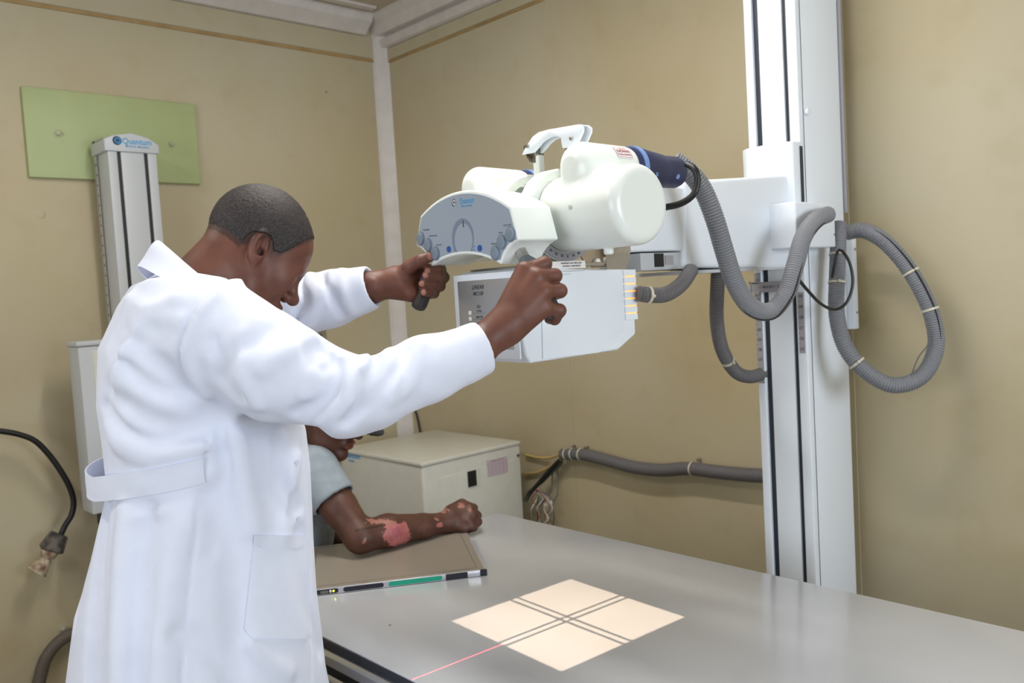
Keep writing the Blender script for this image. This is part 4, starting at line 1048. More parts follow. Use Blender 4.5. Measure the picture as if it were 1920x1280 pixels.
# ================================================================== people
def skin_material(name, rgb, rgb2, rough=.5):
    m = bpy.data.materials.new(name); m.use_nodes = True; nt = m.node_tree; b = nt.nodes['Principled BSDF']
    tc = nt.nodes.new('ShaderNodeTexCoord')
    n = nt.nodes.new('ShaderNodeTexNoise'); n.inputs['Scale'].default_value = 22; n.inputs['Detail'].default_value = 6
    r = nt.nodes.new('ShaderNodeValToRGB'); r.color_ramp.elements[0].position = .3; r.color_ramp.elements[1].position = .72
    r.color_ramp.elements[0].color = (*lin(rgb2), 1); r.color_ramp.elements[1].color = (*lin(rgb), 1)
    at = nt.nodes.new('ShaderNodeAttribute'); at.attribute_name = 'paint'
    mx = nt.nodes.new('ShaderNodeMix'); mx.data_type = 'RGBA'; mx.blend_type = 'MULTIPLY'; mx.inputs[0].default_value = 1
    nt.links.new(tc.outputs['Object'], n.inputs['Vector']); nt.links.new(n.outputs['Fac'], r.inputs[0])
    nt.links.new(r.outputs[0], mx.inputs[6]); nt.links.new(at.outputs['Color'], mx.inputs[7]); nt.links.new(mx.outputs[2], b.inputs['Base Color'])
    b.inputs['Roughness'].default_value = rough; b.inputs['Specular IOR Level'].default_value = .45
    b.inputs['Subsurface Weight'].default_value = .06; b.inputs['Subsurface Radius'].default_value = (.01, .004, .002); b.inputs['Subsurface Scale'].default_value = .5
    n2 = nt.nodes.new('ShaderNodeTexVoronoi'); n2.inputs['Scale'].default_value = 520
    bp = nt.nodes.new('ShaderNodeBump'); bp.inputs['Strength'].default_value = .12; bp.inputs['Distance'].default_value = .0008
    nt.links.new(tc.outputs['Object'], n2.inputs['Vector']); nt.links.new(n2.outputs['Distance'], bp.inputs['Height']); nt.links.new(bp.outputs[0], b.inputs['Normal'])
    return m
def hair_material(name, rgb, rgb2, sc=330):
    m = bpy.data.materials.new(name); m.use_nodes = True; nt = m.node_tree; b = nt.nodes['Principled BSDF']
    tc = nt.nodes.new('ShaderNodeTexCoord')
    n = nt.nodes.new('ShaderNodeTexNoise'); n.inputs['Scale'].default_value = sc; n.inputs['Detail'].default_value = 3; n.inputs['Roughness'].default_value = .7
    r = nt.nodes.new('ShaderNodeValToRGB'); r.color_ramp.elements[0].position = .42; r.color_ramp.elements[1].position = .62
    r.color_ramp.elements[0].color = (*lin(rgb2), 1); r.color_ramp.elements[1].color = (*lin(rgb), 1)
    nt.links.new(tc.outputs['Object'], n.inputs['Vector']); nt.links.new(n.outputs['Fac'], r.inputs[0]); nt.links.new(r.outputs[0], b.inputs['Base Color'])
    bp = nt.nodes.new('ShaderNodeBump'); bp.inputs['Strength'].default_value = .7; bp.inputs['Distance'].default_value = .002
    nt.links.new(n.outputs['Fac'], bp.inputs['Height']); nt.links.new(bp.outputs[0], b.inputs['Normal'])
    b.inputs['Roughness'].default_value = .6; b.inputs['Sheen Weight'].default_value = .0
    return m
def cloth_material(name, rgb, sc=900, weave=.15, rough=.8, rgb2=None):
    m = mat(name, rgb, rough, spec=.25, sheen=.15, noise=.03 if rgb2 is None else 0, nscale=30, rgb2=rgb2, bump=weave, bscale=sc)
    return m
M_SKIN = skin_material('skin_dark', (112, 70, 56), (92, 54, 42))
M_SKIN2 = skin_material('skin_deep', (92, 58, 46), (72, 44, 34))
M_HAIR = hair_material('short_hair', (60, 48, 48), (8, 6, 7))
M_COAT = cloth_material('white_coat_cloth', (224, 230, 247), 700, .08)
M_SEAM = cloth_material('coat_seam', (214, 218, 232), 700, .08)
M_SHIRT = cloth_material('grey_jersey', (146, 156, 164), 500, .3, rgb2=(134, 144, 152))
M_TROUS = cloth_material('dark_trousers', (40, 42, 52), 500, .3)
M_SHOE = mat('shoe_leather', (24, 22, 22), .35)
M_CAP = cloth_material('black_cap_cloth', (22, 22, 25), 500, .3)

def basis(fh, pitch, roll=0.):
    """head basis (columns right, forward, up): fh horizontal facing, pitch down in radians"""
    fh = nrm((*fh[:2], 0)); F = fh*math.cos(pitch)-ZZ*math.sin(pitch); U = fh*math.sin(pitch)+ZZ*math.cos(pitch); R_ = np.cross(F, U)
    if roll: R_, U = R_*math.cos(roll)+U*math.sin(roll), U*math.cos(roll)-R_*math.sin(roll)
    M = np.eye(4); M[:3, 0] = R_; M[:3, 1] = F; M[:3, 2] = U
    return M
def mir(q):  # mirror symmetric helper
    return np.stack([np.abs(q[:, 0]), q[:, 1], q[:, 2]], 1)
def head_sdf(q):
    s = mir(q)
    d = ell(q, (0, -.004, .046), (.0765, .098, .094))
    d = smin(d, ell(q, (0, .050, .040), (.060, .052, .060)), .03)
    d = smin(d, ell(q, (0, .040, -.030), (.060, .058, .075)), .03)
    d = smin(d, rc(s, (.054, .004, -.035), (.044, .030, -.070), .018, .016), .03)
    d = smin(d, rc(s, (.044, .030, -.070), (.006, .082, -.098), .016, .018), .025)
    d = smin(d, ell(q, (0, .090, -.097), (.022, .016, .017)), .018)
    d = smin(d, rc(s, (.006, .098, .026), (.040, .086, .024), .010, .010), .018)
    d = smin(d, ell(s, (.042, .070, -.012), (.022, .022, .022)), .025)
    d = smax(d, -ell(s, (.031, .110, .004), (.017, .020, .012)), .012)
    d = smin(d, ell(s, (.030, .0855, .003), (.0135, .0125, .0125)), .003)
    d = smin(d, rc(s, (.018, .096, .010), (.044, .084, .008), .0045, .004), .006)
    # nose
    d = smin(d, rc(q, (0, .096, .022), (0, .120, -.020), .008, .011), .012)
    d = smin(d, ell(q, (0, .122, -.022), (.013, .013, .012)), .008)
    d = smin(d, ell(s, (.0145, .109, -.027), (.0085, .011, .0085)), .007)
    d = smax(d, -ell(s, (.0075, .120, -.0365), (.0042, .006, .0045)), .003)
    # mouth
    d = smin(d, ell(q, (0, .094, -.058), (.030, .016, .018)), .012)
    d = smin(d, ell(q, (0, .107, -.0525), (.025, .0085, .0068)), .005)
    d = smin(d, ell(q, (0, .1055, -.0655), (.023, .009, .0080)), .005)
    d = smax(d, -ell(q, (0, .115, -.0590), (.026, .009, .0014)), .0025)
    # ears
    ca, sa_ = math.cos(.28), math.sin(.28)
    e = s-np.array([.079, -.006, .002]); e = np.stack([e[:, 0]*.93+e[:, 1]*.35, e[:, 1]*.93-e[:, 0]*.35, e[:, 2]], 1)
    e = np.stack([e[:, 0], e[:, 1]*ca+e[:, 2]*sa_, e[:, 2]*ca-e[:, 1]*sa_], 1)
    de = ell(e, (0, 0, .004), (.0125, .0190, .031))
    de = smin(de, ell(e, (-.001, .004, -.022), (.008, .010, .012)), .010)
    de = smax(de, -ell(e, (.0100, .002, .007), (.0092, .0125, .0215)), .003)
    de = smin(de, ell(e, (-.001, -.003, .010), (.007, .0055, .017)), .005)
    de = smax(de, -ell(e, (.004, .008, -.004), (.011, .0062, .0080)), .002)
    d = smin(d, de, .006)
    return d
def hair_mask(q):
    """positive inside the haired region (head coordinates, metres)"""
    az = q[:, 1]; z = q[:, 2]
    # hairline height as a function of y: forehead high, temple, above ear, nape
    yl = np.array([-.11, -.08, -.05, -.020, .000, .022, .034, .048, .060, .078, .10])
    zl = np.array([-.085, -.080, -.045, .018, .036, .018, .020, .048, .075, .098, .115])
    return z-np.interp(az, yl, zl)

# ---- man in the white coat ---------------------------------------------------
BO = np.array([-1.58, .68, 0.]); pb = math.radians(12)
BF = frame(BO, (math.cos(pb), -math.sin(pb), 0), (math.sin(pb), math.cos(pb), 0))     # x right, y forward
bl = to_local(BF)
def L2W(p): return BF[:3, :3] @ np.array(p, float) + BO
def Lc(u, v, d): return bl(W(u, v, d)[None])[0]
man = thing('person', 'standing man in long white coat, head bowed, holding both grips of the control panel', 'person', (BO[0], BO[1], 0))
HB = basis(BF[:3, 1], math.radians(40), 0); ear = W(487, 470, 1.605); HB[:3, 3] = ear-HB[:3, 0]*.080
hb = to_local(HB)
NB = L2W((0, -.010, 1.47)); NT = (HB @ np.array([0, -.018, -.03, 1]))[:3]
def man_head(p):
    d = head_sdf(hb(p))
    n1 = rc(p, NT, NB, .058, .053)
    n2 = rc(p, (HB @ np.array([0, -.040, -.005, 1]))[:3], L2W((0, -.025, 1.48)), .038, .048)
    d = smin(d, smin(n1, n2, .03), .022)
    return d
V, F = nets(man_head, HB[:3, 3]-.26, HB[:3, 3]+.2, .0024); V = relax(V, F, 1); head_part = (V, F)
# right hand (camera side): pixel, depth
SR, SL_ = L2W((.17, -.01, 1.42)), L2W((-.17, .0, 1.42))
wr = W(932, 622, 1.545)
def Wl(l): return [W(*a) for a in l]
hm = (HR0*.42+HR1*.58)
RH = {
 'palm': Wl([(948, 606, 1.55), (985, 560, 1.565), (1012, 530, 1.57)]),
}
rh_knuck = Wl([(984, 508, 1.572), (1006, 520, 1.562), (1018, 546, 1.558), (1020, 577, 1.562)])
rh_pip = Wl([(1021, 494, 1.592), (1040, 517, 1.585), (1050, 545, 1.580), (1049, 582, 1.578)])
rh_dip = Wl([(1018, 497, 1.622), (1034, 520, 1.618), (1042, 550, 1.612), (1040, 598, 1.592)])
rh_tip = Wl([(998, 506, 1.634), (1014, 528, 1.632), (1022, 556, 1.628), (1030, 598, 1.606)])
rh_meta = Wl([(945, 590, 1.548), (952, 600, 1.545), (958, 612, 1.545), (960, 622, 1.55)])
def right_hand(p):
    wr0 = W(890, 655, 1.525)
    d = rc(p, W(850, 672, 1.51), wr0, .036, .034)
    d = smin(d, ell_arm(p, wr0, wr, .034, .0300, 1.0), .02)
    pal = None
    for k in range(4):
        e = rc(p, rh_meta[k], rh_knuck[k], .021, (.0175, .0175, .0170, .0155)[k]); pal = e if pal is None else smin(pal, e, .012)
    pal = smin(pal, rc(p, wr, (rh_meta[1]+rh_meta[2])/2, .030, .025), .02)
    d = smin(d, pal, .018)
    rad = ((.0150, .0138, .0120, .0100), (.0150, .0138, .0120, .0100), (.0148, .0134, .0116, .0098), (.0138, .0124, .0110, .0096))
    for k in range(4):
        f = chain(p, [rh_knuck[k], rh_pip[k], rh_dip[k], rh_tip[k]], rad[k], .004)
        f = smin(f, ell(p, rh_knuck[k], (.0142,)*3), .006)
        d = smin(d, f, .0045)
    # thumb on the far side, closing over the fingertips
    th = chain(p, [W(955, 585, 1.57), W(962, 545, 1.60), W(975, 520, 1.625), W(992, 512, 1.640)], (.018, .0145, .0125, .0095), .004)
    d = smin(d, th, .008)
    # extensor tendons
    for k in range(4):
        dd, _ = seg(p, rh_meta[k], rh_knuck[k]); d = d-.0007*np.exp(-((dd-.017)/.004)**2)
    return d
def ell_arm(p, a, b, r1, r2, f): return rc(p, a, b, r1, r2)
lo_, hi_ = np.array([-1.32, .80, 1.33]), np.array([-1.0, 1.25, 1.58])
pts = np.array([wr, *rh_knuck, *rh_pip, *rh_tip, W(850, 672, 1.51)]); lo_ = pts.min(0)-.05; hi_ = pts.max(0)+.05
V, F = nets(right_hand, lo_, hi_, .0019); rhand_part = (relax(V, F, 1), F)
# left hand (far side)
wl = W(738, 528, 1.845)
lh_knuck = Wl([(786, 506, 1.862), (788, 522, 1.866), (786, 538, 1.866), (780, 554, 1.862)])
lh_pip = Wl([(826, 505, 1.862), (832, 520, 1.862), (825, 536, 1.858), (814, 550, 1.852)])
lh_dip = Wl([(822, 505, 1.832), (822, 517, 1.828), (814, 533, 1.824), (806, 548, 1.820)])
lh_tip = Wl([(803, 507, 1.816), (799, 516, 1.812), (792, 532, 1.806), (795, 548, 1.804)])
lh_meta = Wl([(750, 518, 1.852), (750, 526, 1.855), (750, 536, 1.855), (750, 544, 1.85)])
def left_hand(p):
    d = chain(p, [W(660, 545, 1.84), W(700, 538, 1.84), wl], (.038, .033, .0275), .01)
    pal = None
    for k in range(4):
        e = rc(p, lh_meta[k], lh_knuck[k], .020, .0155); pal = e if pal is None else smin(pal, e, .012)
    pal = smin(pal, rc(p, W(748, 535, 1.84), W(772, 550, 1.835), .022, .019), .015)
    d = smin(d, smin(pal, rc(p, wl, W(758, 530, 1.85), .027, .024), .02), .018)
    rad = ((.0135, .0120, .0110, .0092), (.0135, .0122, .0108, .0094), (.0130, .0118, .0105, .0090), (.0120, .0105, .0098, .0085))
    for k in range(4):
        d = smin(d, chain(p, [lh_knuck[k], lh_pip[k], lh_dip[k], lh_tip[k]], rad[k], .004), .0045)
    th = chain(p, [W(750, 520, 1.845), W(768, 500, 1.825), W(788, 489, 1.812), W(806, 481, 1.812)], (.020, .0155, .0135, .0105), .004)
    return smin(d, th, .008)
pts = np.array([wl, *lh_knuck, *lh_pip, *lh_tip, W(660, 545, 1.84), W(806, 481, 1.81)])
V, F = nets(left_hand, pts.min(0)-.05, pts.max(0)+.05, .0022); lhand_part = (relax(V, F, 1), F)
# sleeve centre lines (body frame), then the rest of the body under the clothes
SLR = [Lc(420, 632, 1.475), Lc(515, 690, 1.445), Lc(645, 742, 1.435), Lc(700, 738, 1.45), Lc(800, 692, 1.49), Lc(905, 650, 1.53)]
SLRr = (.092, .086, .068, .058, .056, .0465)
SLL = [bl(L2W((-.165, .0, 1.425))[None])[0], Lc(450, 600, 1.84), Lc(540, 580, 1.86), Lc(620, 561, 1.85), Lc(698, 537, 1.83)]
SLLr = (.085, .074, .068, .060, .046)
ER, EL = W(650, 722, 1.445), W(600, 572, 1.84)
def man_body(p):
    q = bl(p)
    d = ell(q, (0, .0, 1.25), (.165, .105, .26)); d = smin(d, ell(q, (0, -.01, .98), (.16, .11, .14)), .06)
    d = smin(d, rc(q, (-.14, -.01, 1.40), (.14, -.01, 1.40), .050, .050), .05)
    d = smin(d, rc(q, (0, -.015, 1.38), (0, -.0, 1.46), .055, .050), .03)
    d = smin(d, chain(q, SLR, (.045, .044, .038, .034, .033, .030)), .03)
    d = smin(d, chain(q, SLL, (.045, .040, .038, .034, .030)), .03)
    for s in (-1, 1):
        d = smin(d, chain(q, [(s*.085, .0, .92), (s*.10, .01, .50), (s*.105, -.02, .10)], (.082, .058, .042), .02), .03)
        d = smin(d, rc(q, (s*.105, -.02, .075), (s*.12, .12, .055), .036, .030), .02)
    return d
V, F = nets(man_body, (-2.1, .3, -.01), (-.95, 1.25, 1.6), .009, B=5); body_part = (relax(V, F, 2), F)
def nail_dist(V, tip, dip, out):
    d = nrm(tip-dip); c = tip+d*.002+out*.0075; return np.linalg.norm(V-c, axis=1)
def paint_man(V):
    c = np.ones((len(V), 3)); q = hb(V)
    lip = (np.hypot(q[:, 0]/.025, (q[:, 2]+.059)/.013) < 1) & (q[:, 1] > .098); c[lip] *= (1.15, .92, .95)
    view = nrm(np.array([0, 0, EYE])-lh_tip[1])
    for k in range(4):
        m = nail_dist(V, lh_tip[k], lh_dip[k], view) < .0062; c[m] = (2.8, 3.6, 4.2)
    m = nail_dist(V, W(806, 481, 1.812), W(788, 489, 1.812), view) < .0082; c[m] = (2.6, 3.2, 3.6)
    # palm side is lighter
    pal = np.exp(-(np.linalg.norm(V-W(770, 545, 1.825), axis=1)/.03)**2)[:, None]; c = c*(1+pal*np.array([.35, .25, .2]))
    st = np.clip((hair_mask(q)+.016+.004*vnoise(V, 200, 2))/.016, 0, 1)*(q[:, 2] > -.12)*(np.abs(q[:, 0]) < .09)*(head_sdf(q) < .006); c = c*(1-.62*st[:, None])
    can = np.linalg.norm(mir(q)-np.array([.076, .003, -.002]), axis=1) < .0075; c[can] *= .35  # ear canal darkened in the skin colour for the shade inside it
    eye = np.linalg.norm(mir(q)-np.array([.030, .0965, .004]), axis=1) < .0075; c[eye] = (2.2, 3.2, 4)
    eye = np.linalg.norm(mir(q)-np.array([.030, .0975, .003]), axis=1) < .0040; c[eye] = (.12, .12, .12)
    return c
body = mesh_obj('body', [head_part, rhand_part, lhand_part, body_part], M_SKIN, man, paint_man)
# hair
def man_hair(p):
    q = hb(p); d = head_sdf(q)-.0026-.0009*vnoise(p, 420, 3)
    hm_ = hair_mask(q)-.0045*vnoise(p, 420, 5)-.003*vnoise(p, 90, 15)
    d = np.maximum(d, -hm_*.9)
    ey = q-np.array([.078, -.006, .002]); d = np.maximum(d, -(np.linalg.norm(mir(q)[:, :]*1-np.array([.079, -.006, .004]), axis=1)-.030))
    d = np.maximum(d, -(head_sdf(q)+.004))
    return d
V, F = nets(man_hair, HB[:3, 3]-.16, HB[:3, 3]+.19, .0022); mesh_obj('hair', [(V, F)], M_HAIR, man, label='very short black hair')
# eyebrow
def brow(p):
    q = hb(p); s = mir(q); d = chain(s, [(.016, .1075, .026), (.032, .103, .030), (.046, .090, .026)], (.0035, .0035, .002)); return d
V, F = nets(brow, HB[:3, 3]-.02, HB[:3, 3]+.14, .0016); mesh_obj('eyebrows', [(V, F)], M_HAIR, man)

# ---- coat
zt_ = np.array([.45, .60, .745, .90, 1.00, 1.125, 1.20, 1.28, 1.385, 1.46, 1.53])
aa_ = np.array([.275, .262, .245, .222, .205, .190, .193, .200, .200, .170, .10])
bb_ = np.array([.262, .245, .228, .212, .196, .180, .178, .172, .152, .108, .06])
fc_ = np.array([-.062, -.062, -.060, -.048, -.030, -.008, -.010, -.020, -.030, -.038, -.040])
def torso(q, grow=0.):
    z = q[:, 2]; a = np.interp(z, zt_, aa_)+grow; b = np.interp(z, zt_, bb_)+grow; c = np.interp(z, zt_, fc_)
    x = q[:, 0]; y = q[:, 1]-c
    n = 2.25; k = (np.abs(x/a)**n+np.abs(y/b)**n)**(1/n)
    d = (k-1)*np.minimum(a, b)*.95
    return np.maximum(d, np.maximum(z-1.50, .42-z))
FOLDS = []
def coat_base(q):
    d = torso(q)
    sh = smin(rc(q, (0, -.040, 1.462), (.150, -.02, 1.425), .058, .066), rc(q, (0, -.040, 1.462), (-.150, -.02, 1.425), .058, .066), .03)
    d = smin(d, sh, .04)
    return smin(smin(d, chain(q, SLR, SLRr, .02), .035), chain(q, SLL, SLLr, .015), .03)
def snap(u, v, d, far):
    r = ray(u, v); ts = np.linspace(1.62 if far else 1.15, 2.0 if far else 1.75, 160); dv = coat_base(bl(r[None]*ts[:, None]+np.array([0, 0, EYE])))
    i = int(np.argmax(dv < 0))
    if dv[i] >= 0: i = int(np.argmin(dv))
    return bl((r*ts[i]+np.array([0, 0, EYE]))[None])[0]
def fold(pts, w, amp, far=False):
    P = np.array([snap(*p, far) for p in pts]); P = spline(P, .012) if len(P) > 2 else P
    FOLDS.append((P, w, amp))
# armhole seam, upper back, sleeve, and skirt folds: negative = groove
fold([(440, 527, 1.45), (385, 556, 1.46), (350, 610, 1.47), (338, 660, 1.475), (350, 720, 1.47), (378, 760, 1.46)], .006, -.004)
fold([(452, 522, 1.45), (395, 560, 1.45), (362, 612, 1.455), (352, 660, 1.46), (362, 712, 1.455), (392, 762, 1.45)], .012, .005)
fold([(395, 768, 1.45), (450, 790, 1.42), (520, 800, 1.40), (600, 812, 1.39)], .016, -.006)
fold([(560, 600, 1.40), (500, 625, 1.38), (440, 660, 1.39), (410, 700, 1.40)], .016, -.007)
fold([(585, 632, 1.40), (540, 660, 1.37), (490, 690, 1.37)], .014, .006)
fold([(600, 655, 1.40), (640, 690, 1.37), (625, 740, 1.37), (560, 775, 1.38)], .014, -.008)
fold([(690, 672, 1.42), (665, 705, 1.39), (660, 750, 1.38)], .012, .007)
fold([(705, 668, 1.43), (700, 705, 1.40), (690, 745, 1.40), (650, 790, 1.41)], .010, -.007)
fold([(730, 660, 1.44), (745, 700, 1.42), (735, 745, 1.43)], .012, .005)
fold([(620, 660, 1.40), (590, 700, 1.37), (570, 740, 1.37)], .010, .005)
fold([(385, 770, 1.47), (340, 720, 1.48), (270, 660, 1.52), (230, 620, 1.55)], .018, -.006)
fold([(380, 795, 1.47), (320, 800, 1.49), (250, 770, 1.53), (205, 730, 1.56)], .020, -.006)
fold([(375, 835, 1.48), (300, 850, 1.50), (220, 825, 1.55)], .018, .005)
fold([(330, 560, 1.50), (270, 600, 1.53), (230, 660, 1.55), (215, 740, 1.56)], .020, .005)
fold([(285, 520, 1.54), (262, 580, 1.555), (225, 650, 1.57), (205, 740, 1.58)], .004, -.0025)
fold([(200, 960, 1.58), (185, 1050, 1.58), (175, 1180, 1.58), (172, 1290, 1.58)], .016, -.011)
fold([(235, 960, 1.55), (225, 1060, 1.55), (222, 1180, 1.55), (225, 1300, 1.55)], .020, .008)
fold([(280, 960, 1.52), (268, 1060, 1.52), (262, 1180, 1.52), (255, 1300, 1.52)], .018, -.007)
fold([(378, 900, 1.46), (365, 1000, 1.45), (352, 1120, 1.44), (338, 1290, 1.43)], .0035, -.0028)
fold([(385, 765, 1.46), (388, 830, 1.46), (380, 900, 1.46)], .0035, -.0028)
fold([(345, 980, 1.46), (320, 1080, 1.46), (305, 1200, 1.46), (300, 1300, 1.46)], .022, .007)
fold([(400, 930, 1.45), (430, 1000, 1.44), (440, 1100, 1.43), (445, 1290, 1.42)], .022, -.006)
fold([(480, 800, 1.47), (500, 900, 1.46), (540, 960, 1.47)], .022, -.006)
fold([(440, 790, 1.46), (455, 880, 1.45), (475, 990, 1.44)], .020, .006)
fold([(555, 860, 1.50), (540, 940, 1.48), (530, 1000, 1.47)], .014, .005)
fold([(600, 1220, 1.60), (570, 1120, 1.56), (560, 1000, 1.55)], .016, -.005)
fold([(470, 600, 1.4), (450, 650, 1.4), (455, 710, 1.4), (480, 760, 1.4)], .014, .005)
fold([(520, 585, 1.4), (560, 640, 1.4), (600, 690, 1.4)], .012, -.005)
fold([(645, 672, 1.4), (650, 712, 1.4), (640, 752, 1.4), (600, 790, 1.4)], .009, .006)
fold([(670, 675, 1.4), (676, 710, 1.4), (668, 760, 1.4)], .008, -.006)
fold([(760, 655, 1.4), (745, 690, 1.4), (715, 730, 1.4), (670, 770, 1.4)], .010, -.005)
fold([(790, 648, 1.4), (780, 700, 1.4), (760, 735, 1.4)], .010, .004)
fold([(400, 640, 1.4), (420, 700, 1.4), (450, 745, 1.4)], .012, -.005)
fold([(212, 640, 1.5), (250, 700, 1.5), (300, 730, 1.5), (350, 735, 1.5)], .014, -.006)
fold([(198, 760, 1.5), (240, 810, 1.5), (300, 830, 1.5), (372, 815, 1.5)], .013, -.006)
fold([(205, 800, 1.5), (230, 840, 1.5), (280, 862, 1.5)], .011, .005)
fold([(240, 560, 1.5), (290, 590, 1.5), (335, 600, 1.5)], .014, .004)
fold([(420, 900, 1.5), (415, 960, 1.5), (400, 1030, 1.5)], .012, -.005)
fold([(400, 770, 1.5), (420, 830, 1.5), (425, 880, 1.5)], .010, -.006)
fold([(520, 830, 1.5), (530, 900, 1.5), (560, 950, 1.5)], .012, -.005)
fold([(150, 1000, 1.5), (142, 1080, 1.5), (140, 1170, 1.5)], .012, -.008)
fold([(240, 975, 1.5), (300, 960, 1.5), (360, 945, 1.5)], .010, .003)
fold([(470, 1210, 1.5), (500, 1240, 1.5), (540, 1260, 1.5)], .014, .005)
fold([(330, 1190, 1.5), (380, 1210, 1.5), (430, 1260, 1.5)], .018, -.005)
fold([(566, 840, 1.5), (574, 960, 1.5), (580, 1100, 1.5), (584, 1270, 1.5)], .0035, -.002)
# far sleeve
fold([(560, 515, 1.70), (568, 560, 1.68), (552, 605, 1.68)], .009, -.007, True)
fold([(580, 515, 1.71), (592, 560, 1.69), (580, 608, 1.69)], .009, .007, True)
fold([(602, 512, 1.73), (618, 550, 1.71), (640, 590, 1.72)], .009, -.006, True)
fold([(640, 508, 1.75), (645, 550, 1.73), (665, 585, 1.75)], .010, .005, True)
fold([(622, 512, 1.74), (600, 560, 1.71), (560, 600, 1.69)], .009, .005, True)
def coat(p):
    q = bl(p)
    d = torso(q)
    sh = smin(rc(q, (0, -.040, 1.462), (.150, -.02, 1.425), .058, .066), rc(q, (0, -.040, 1.462), (-.150, -.02, 1.425), .058, .066), .03)
    d = smin(d, sh, .04)
    aR = chain(q, SLR, SLRr, .02); aL = chain(q, SLL, SLLr, .015)
    # noise folds in the cloth
    lw = np.stack([q[:, 0]*1.0, q[:, 1]*1.0, q[:, 2]*.35], 1)
    d = d+.0045*vnoise(lw, 9, 1)+.0016*vnoise(lw, 22, 2)
    d = smin(d, aR+.003*vnoise(q, 16, 6)+.002*vnoise(q, 34, 7), .03)
    d = smin(d, aL+.003*vnoise(q, 24, 8), .03)
    for P, w_, am in FOLDS:
        m = np.linalg.norm(q-P.mean(0), axis=1) < np.max(np.linalg.norm(P-P.mean(0), axis=1))+3*w_
        if not m.any(): continue
        qq = q[m]; dd = None
        for i in range(len(P)-1):
            e, _ = seg(qq, P[i], P[i+1]); dd = e if dd is None else np.minimum(dd, e)
        f = d[m]; f = f-am*2.1*np.exp(-(dd/w_)**2); d[m] = f
    # cuffs: cut and hollow
    for S_, R_ in ((SLR, SLRr), (SLL, SLLr)):
        n_ = nrm(S_[-1]-S_[-2]); c = (q-S_[-1])@n_; near = np.linalg.norm(q-S_[-1], axis=1) < .12
        d = np.where(near, smax(d, c, .003), d)
        hol = np.maximum(np.linalg.norm(q-S_[-1]-c[:, None]*n_, axis=1)-(R_[-1]-.0085), -(c+.05))
        d = np.where(near, np.maximum(d, -hol), d)
        hem = np.exp(-((c+.036)/.0016)**2)*.0012; d = np.where(near, d+hem, d)
    # neck opening
    ql = q-np.array([0, -.035, 1.49]); d = smax(d, -rc(q, (0, -.012, 1.46), (0, .02, 1.62), .062, .072), .006)
    # back vent
    return d
V, F = nets(coat, (-2.1, .25, .42), (-.98, 1.22, 1.62), .0042, B=6, margin=1.9); V = relax(V, F, 1)
ct = mesh_obj('lab_coat', [(V, F)], M_COAT, man, label='long white laboratory coat')

# things laid on the coat surface: march in along the horizontal radial direction
def surf(th, z, off=.0, cr=0., cf=-.01):
    """point on the torso at azimuth th (0 = right side, +90 deg = front), height z"""
    c = np.array([cr, cf, 0]); dr = np.array([math.cos(th), math.sin(th), 0])
    lo, hi = .05, .36
    rs = np.linspace(.36, .05, 63); P = c+rs[:, None]*dr+np.array([0, 0, z]); dv = torso_only(P)
    i = int(np.argmax(dv < 0)); i = max(i, 1)
    a, b = dv[i-1], dv[i]; r = rs[i-1]+(rs[i]-rs[i-1])*a/(a-b)
    return L2W(c+(r+off)*dr+np.array([0, 0, z]))
def torso_only(q):
    d = torso(q); lw = np.stack([q[:, 0], q[:, 1], q[:, 2]*.35], 1)
    d = d+.0045*vnoise(lw, 9, 1)+.0016*vnoise(lw, 22, 2)
    for P, w_, am in FOLDS[8:]:
        dd = None
        for i in range(len(P)-1):
            e, _ = seg(q, P[i], P[i+1]); dd = e if dd is None else np.minimum(dd, e)
        d = d-am*2.1*np.exp(-(dd/w_)**2)
    return d
def strip(name, grid, m, parent, thick=.002, label=None):
    """closed sheet from a grid of outer points (nu x nv x 3) with thickness toward the body axis"""
    nu, nv = grid.shape[:2]; cen = L2W((0, -.01, 0)); inn = grid.copy()
    dirs = cen-grid; dirs[..., 2] = 0; dirs /= np.linalg.norm(dirs, axis=-1)[..., None]; inn = grid+dirs*thick
    V = np.concatenate([grid.reshape(-1, 3), inn.reshape(-1, 3)]); n = nu*nv; F = []
    for i in range(nu-1):
        for j in range(nv-1):
            a, b, c, d = i*nv+j, (i+1)*nv+j, (i+1)*nv+j+1, i*nv+j+1; F.append((a, b, c, d)); F.append((n+d, n+c, n+b, n+a))
    rim = [i*nv for i in range(nu)]+[(nu-1)*nv+j for j in range(1, nv)]+[i*nv+nv-1 for i in range(nu-2, -1, -1)]+[j for j in range(nv-2, 0, -1)]
    for k in range(len(rim)):
        a, b = rim[k], rim[(k+1) % len(rim)]; F.append((b, a, n+a, n+b))
    g = G().mesh(V, F); bmesh.ops.recalc_face_normals(g.bm, faces=g.bm.faces)
    return obj(name, g, m, parent, angle=50, label=label)
# half belt across the back: from the right side seam round to the left one, hanging loose at the back
def zpx(v, u=385, d=1.55): return W(u, v, d)[2]
nb_ = 60; bel = np.zeros((nb_+1, 7, 3))
for i in range(nb_+1):
    t = i/nb_; th_ = math.radians(-14-160*t)
    zc_ = 1.176-.036*min(t/.45, 1) if t < .45 else 1.140+.03*(t-.45)/.55
    loose = .030*math.exp(-((t-.56)/.17)**2)+.004
    for j in range(7):
        bel[i, j] = surf(th_, zc_+(j/6-.5)*.044, loose+.0006*(1-abs(j/3-1)))
strip('half_belt', bel, M_COAT, ct, .003, 'white half belt across the back of the coat')
for i in (10,):
    pass
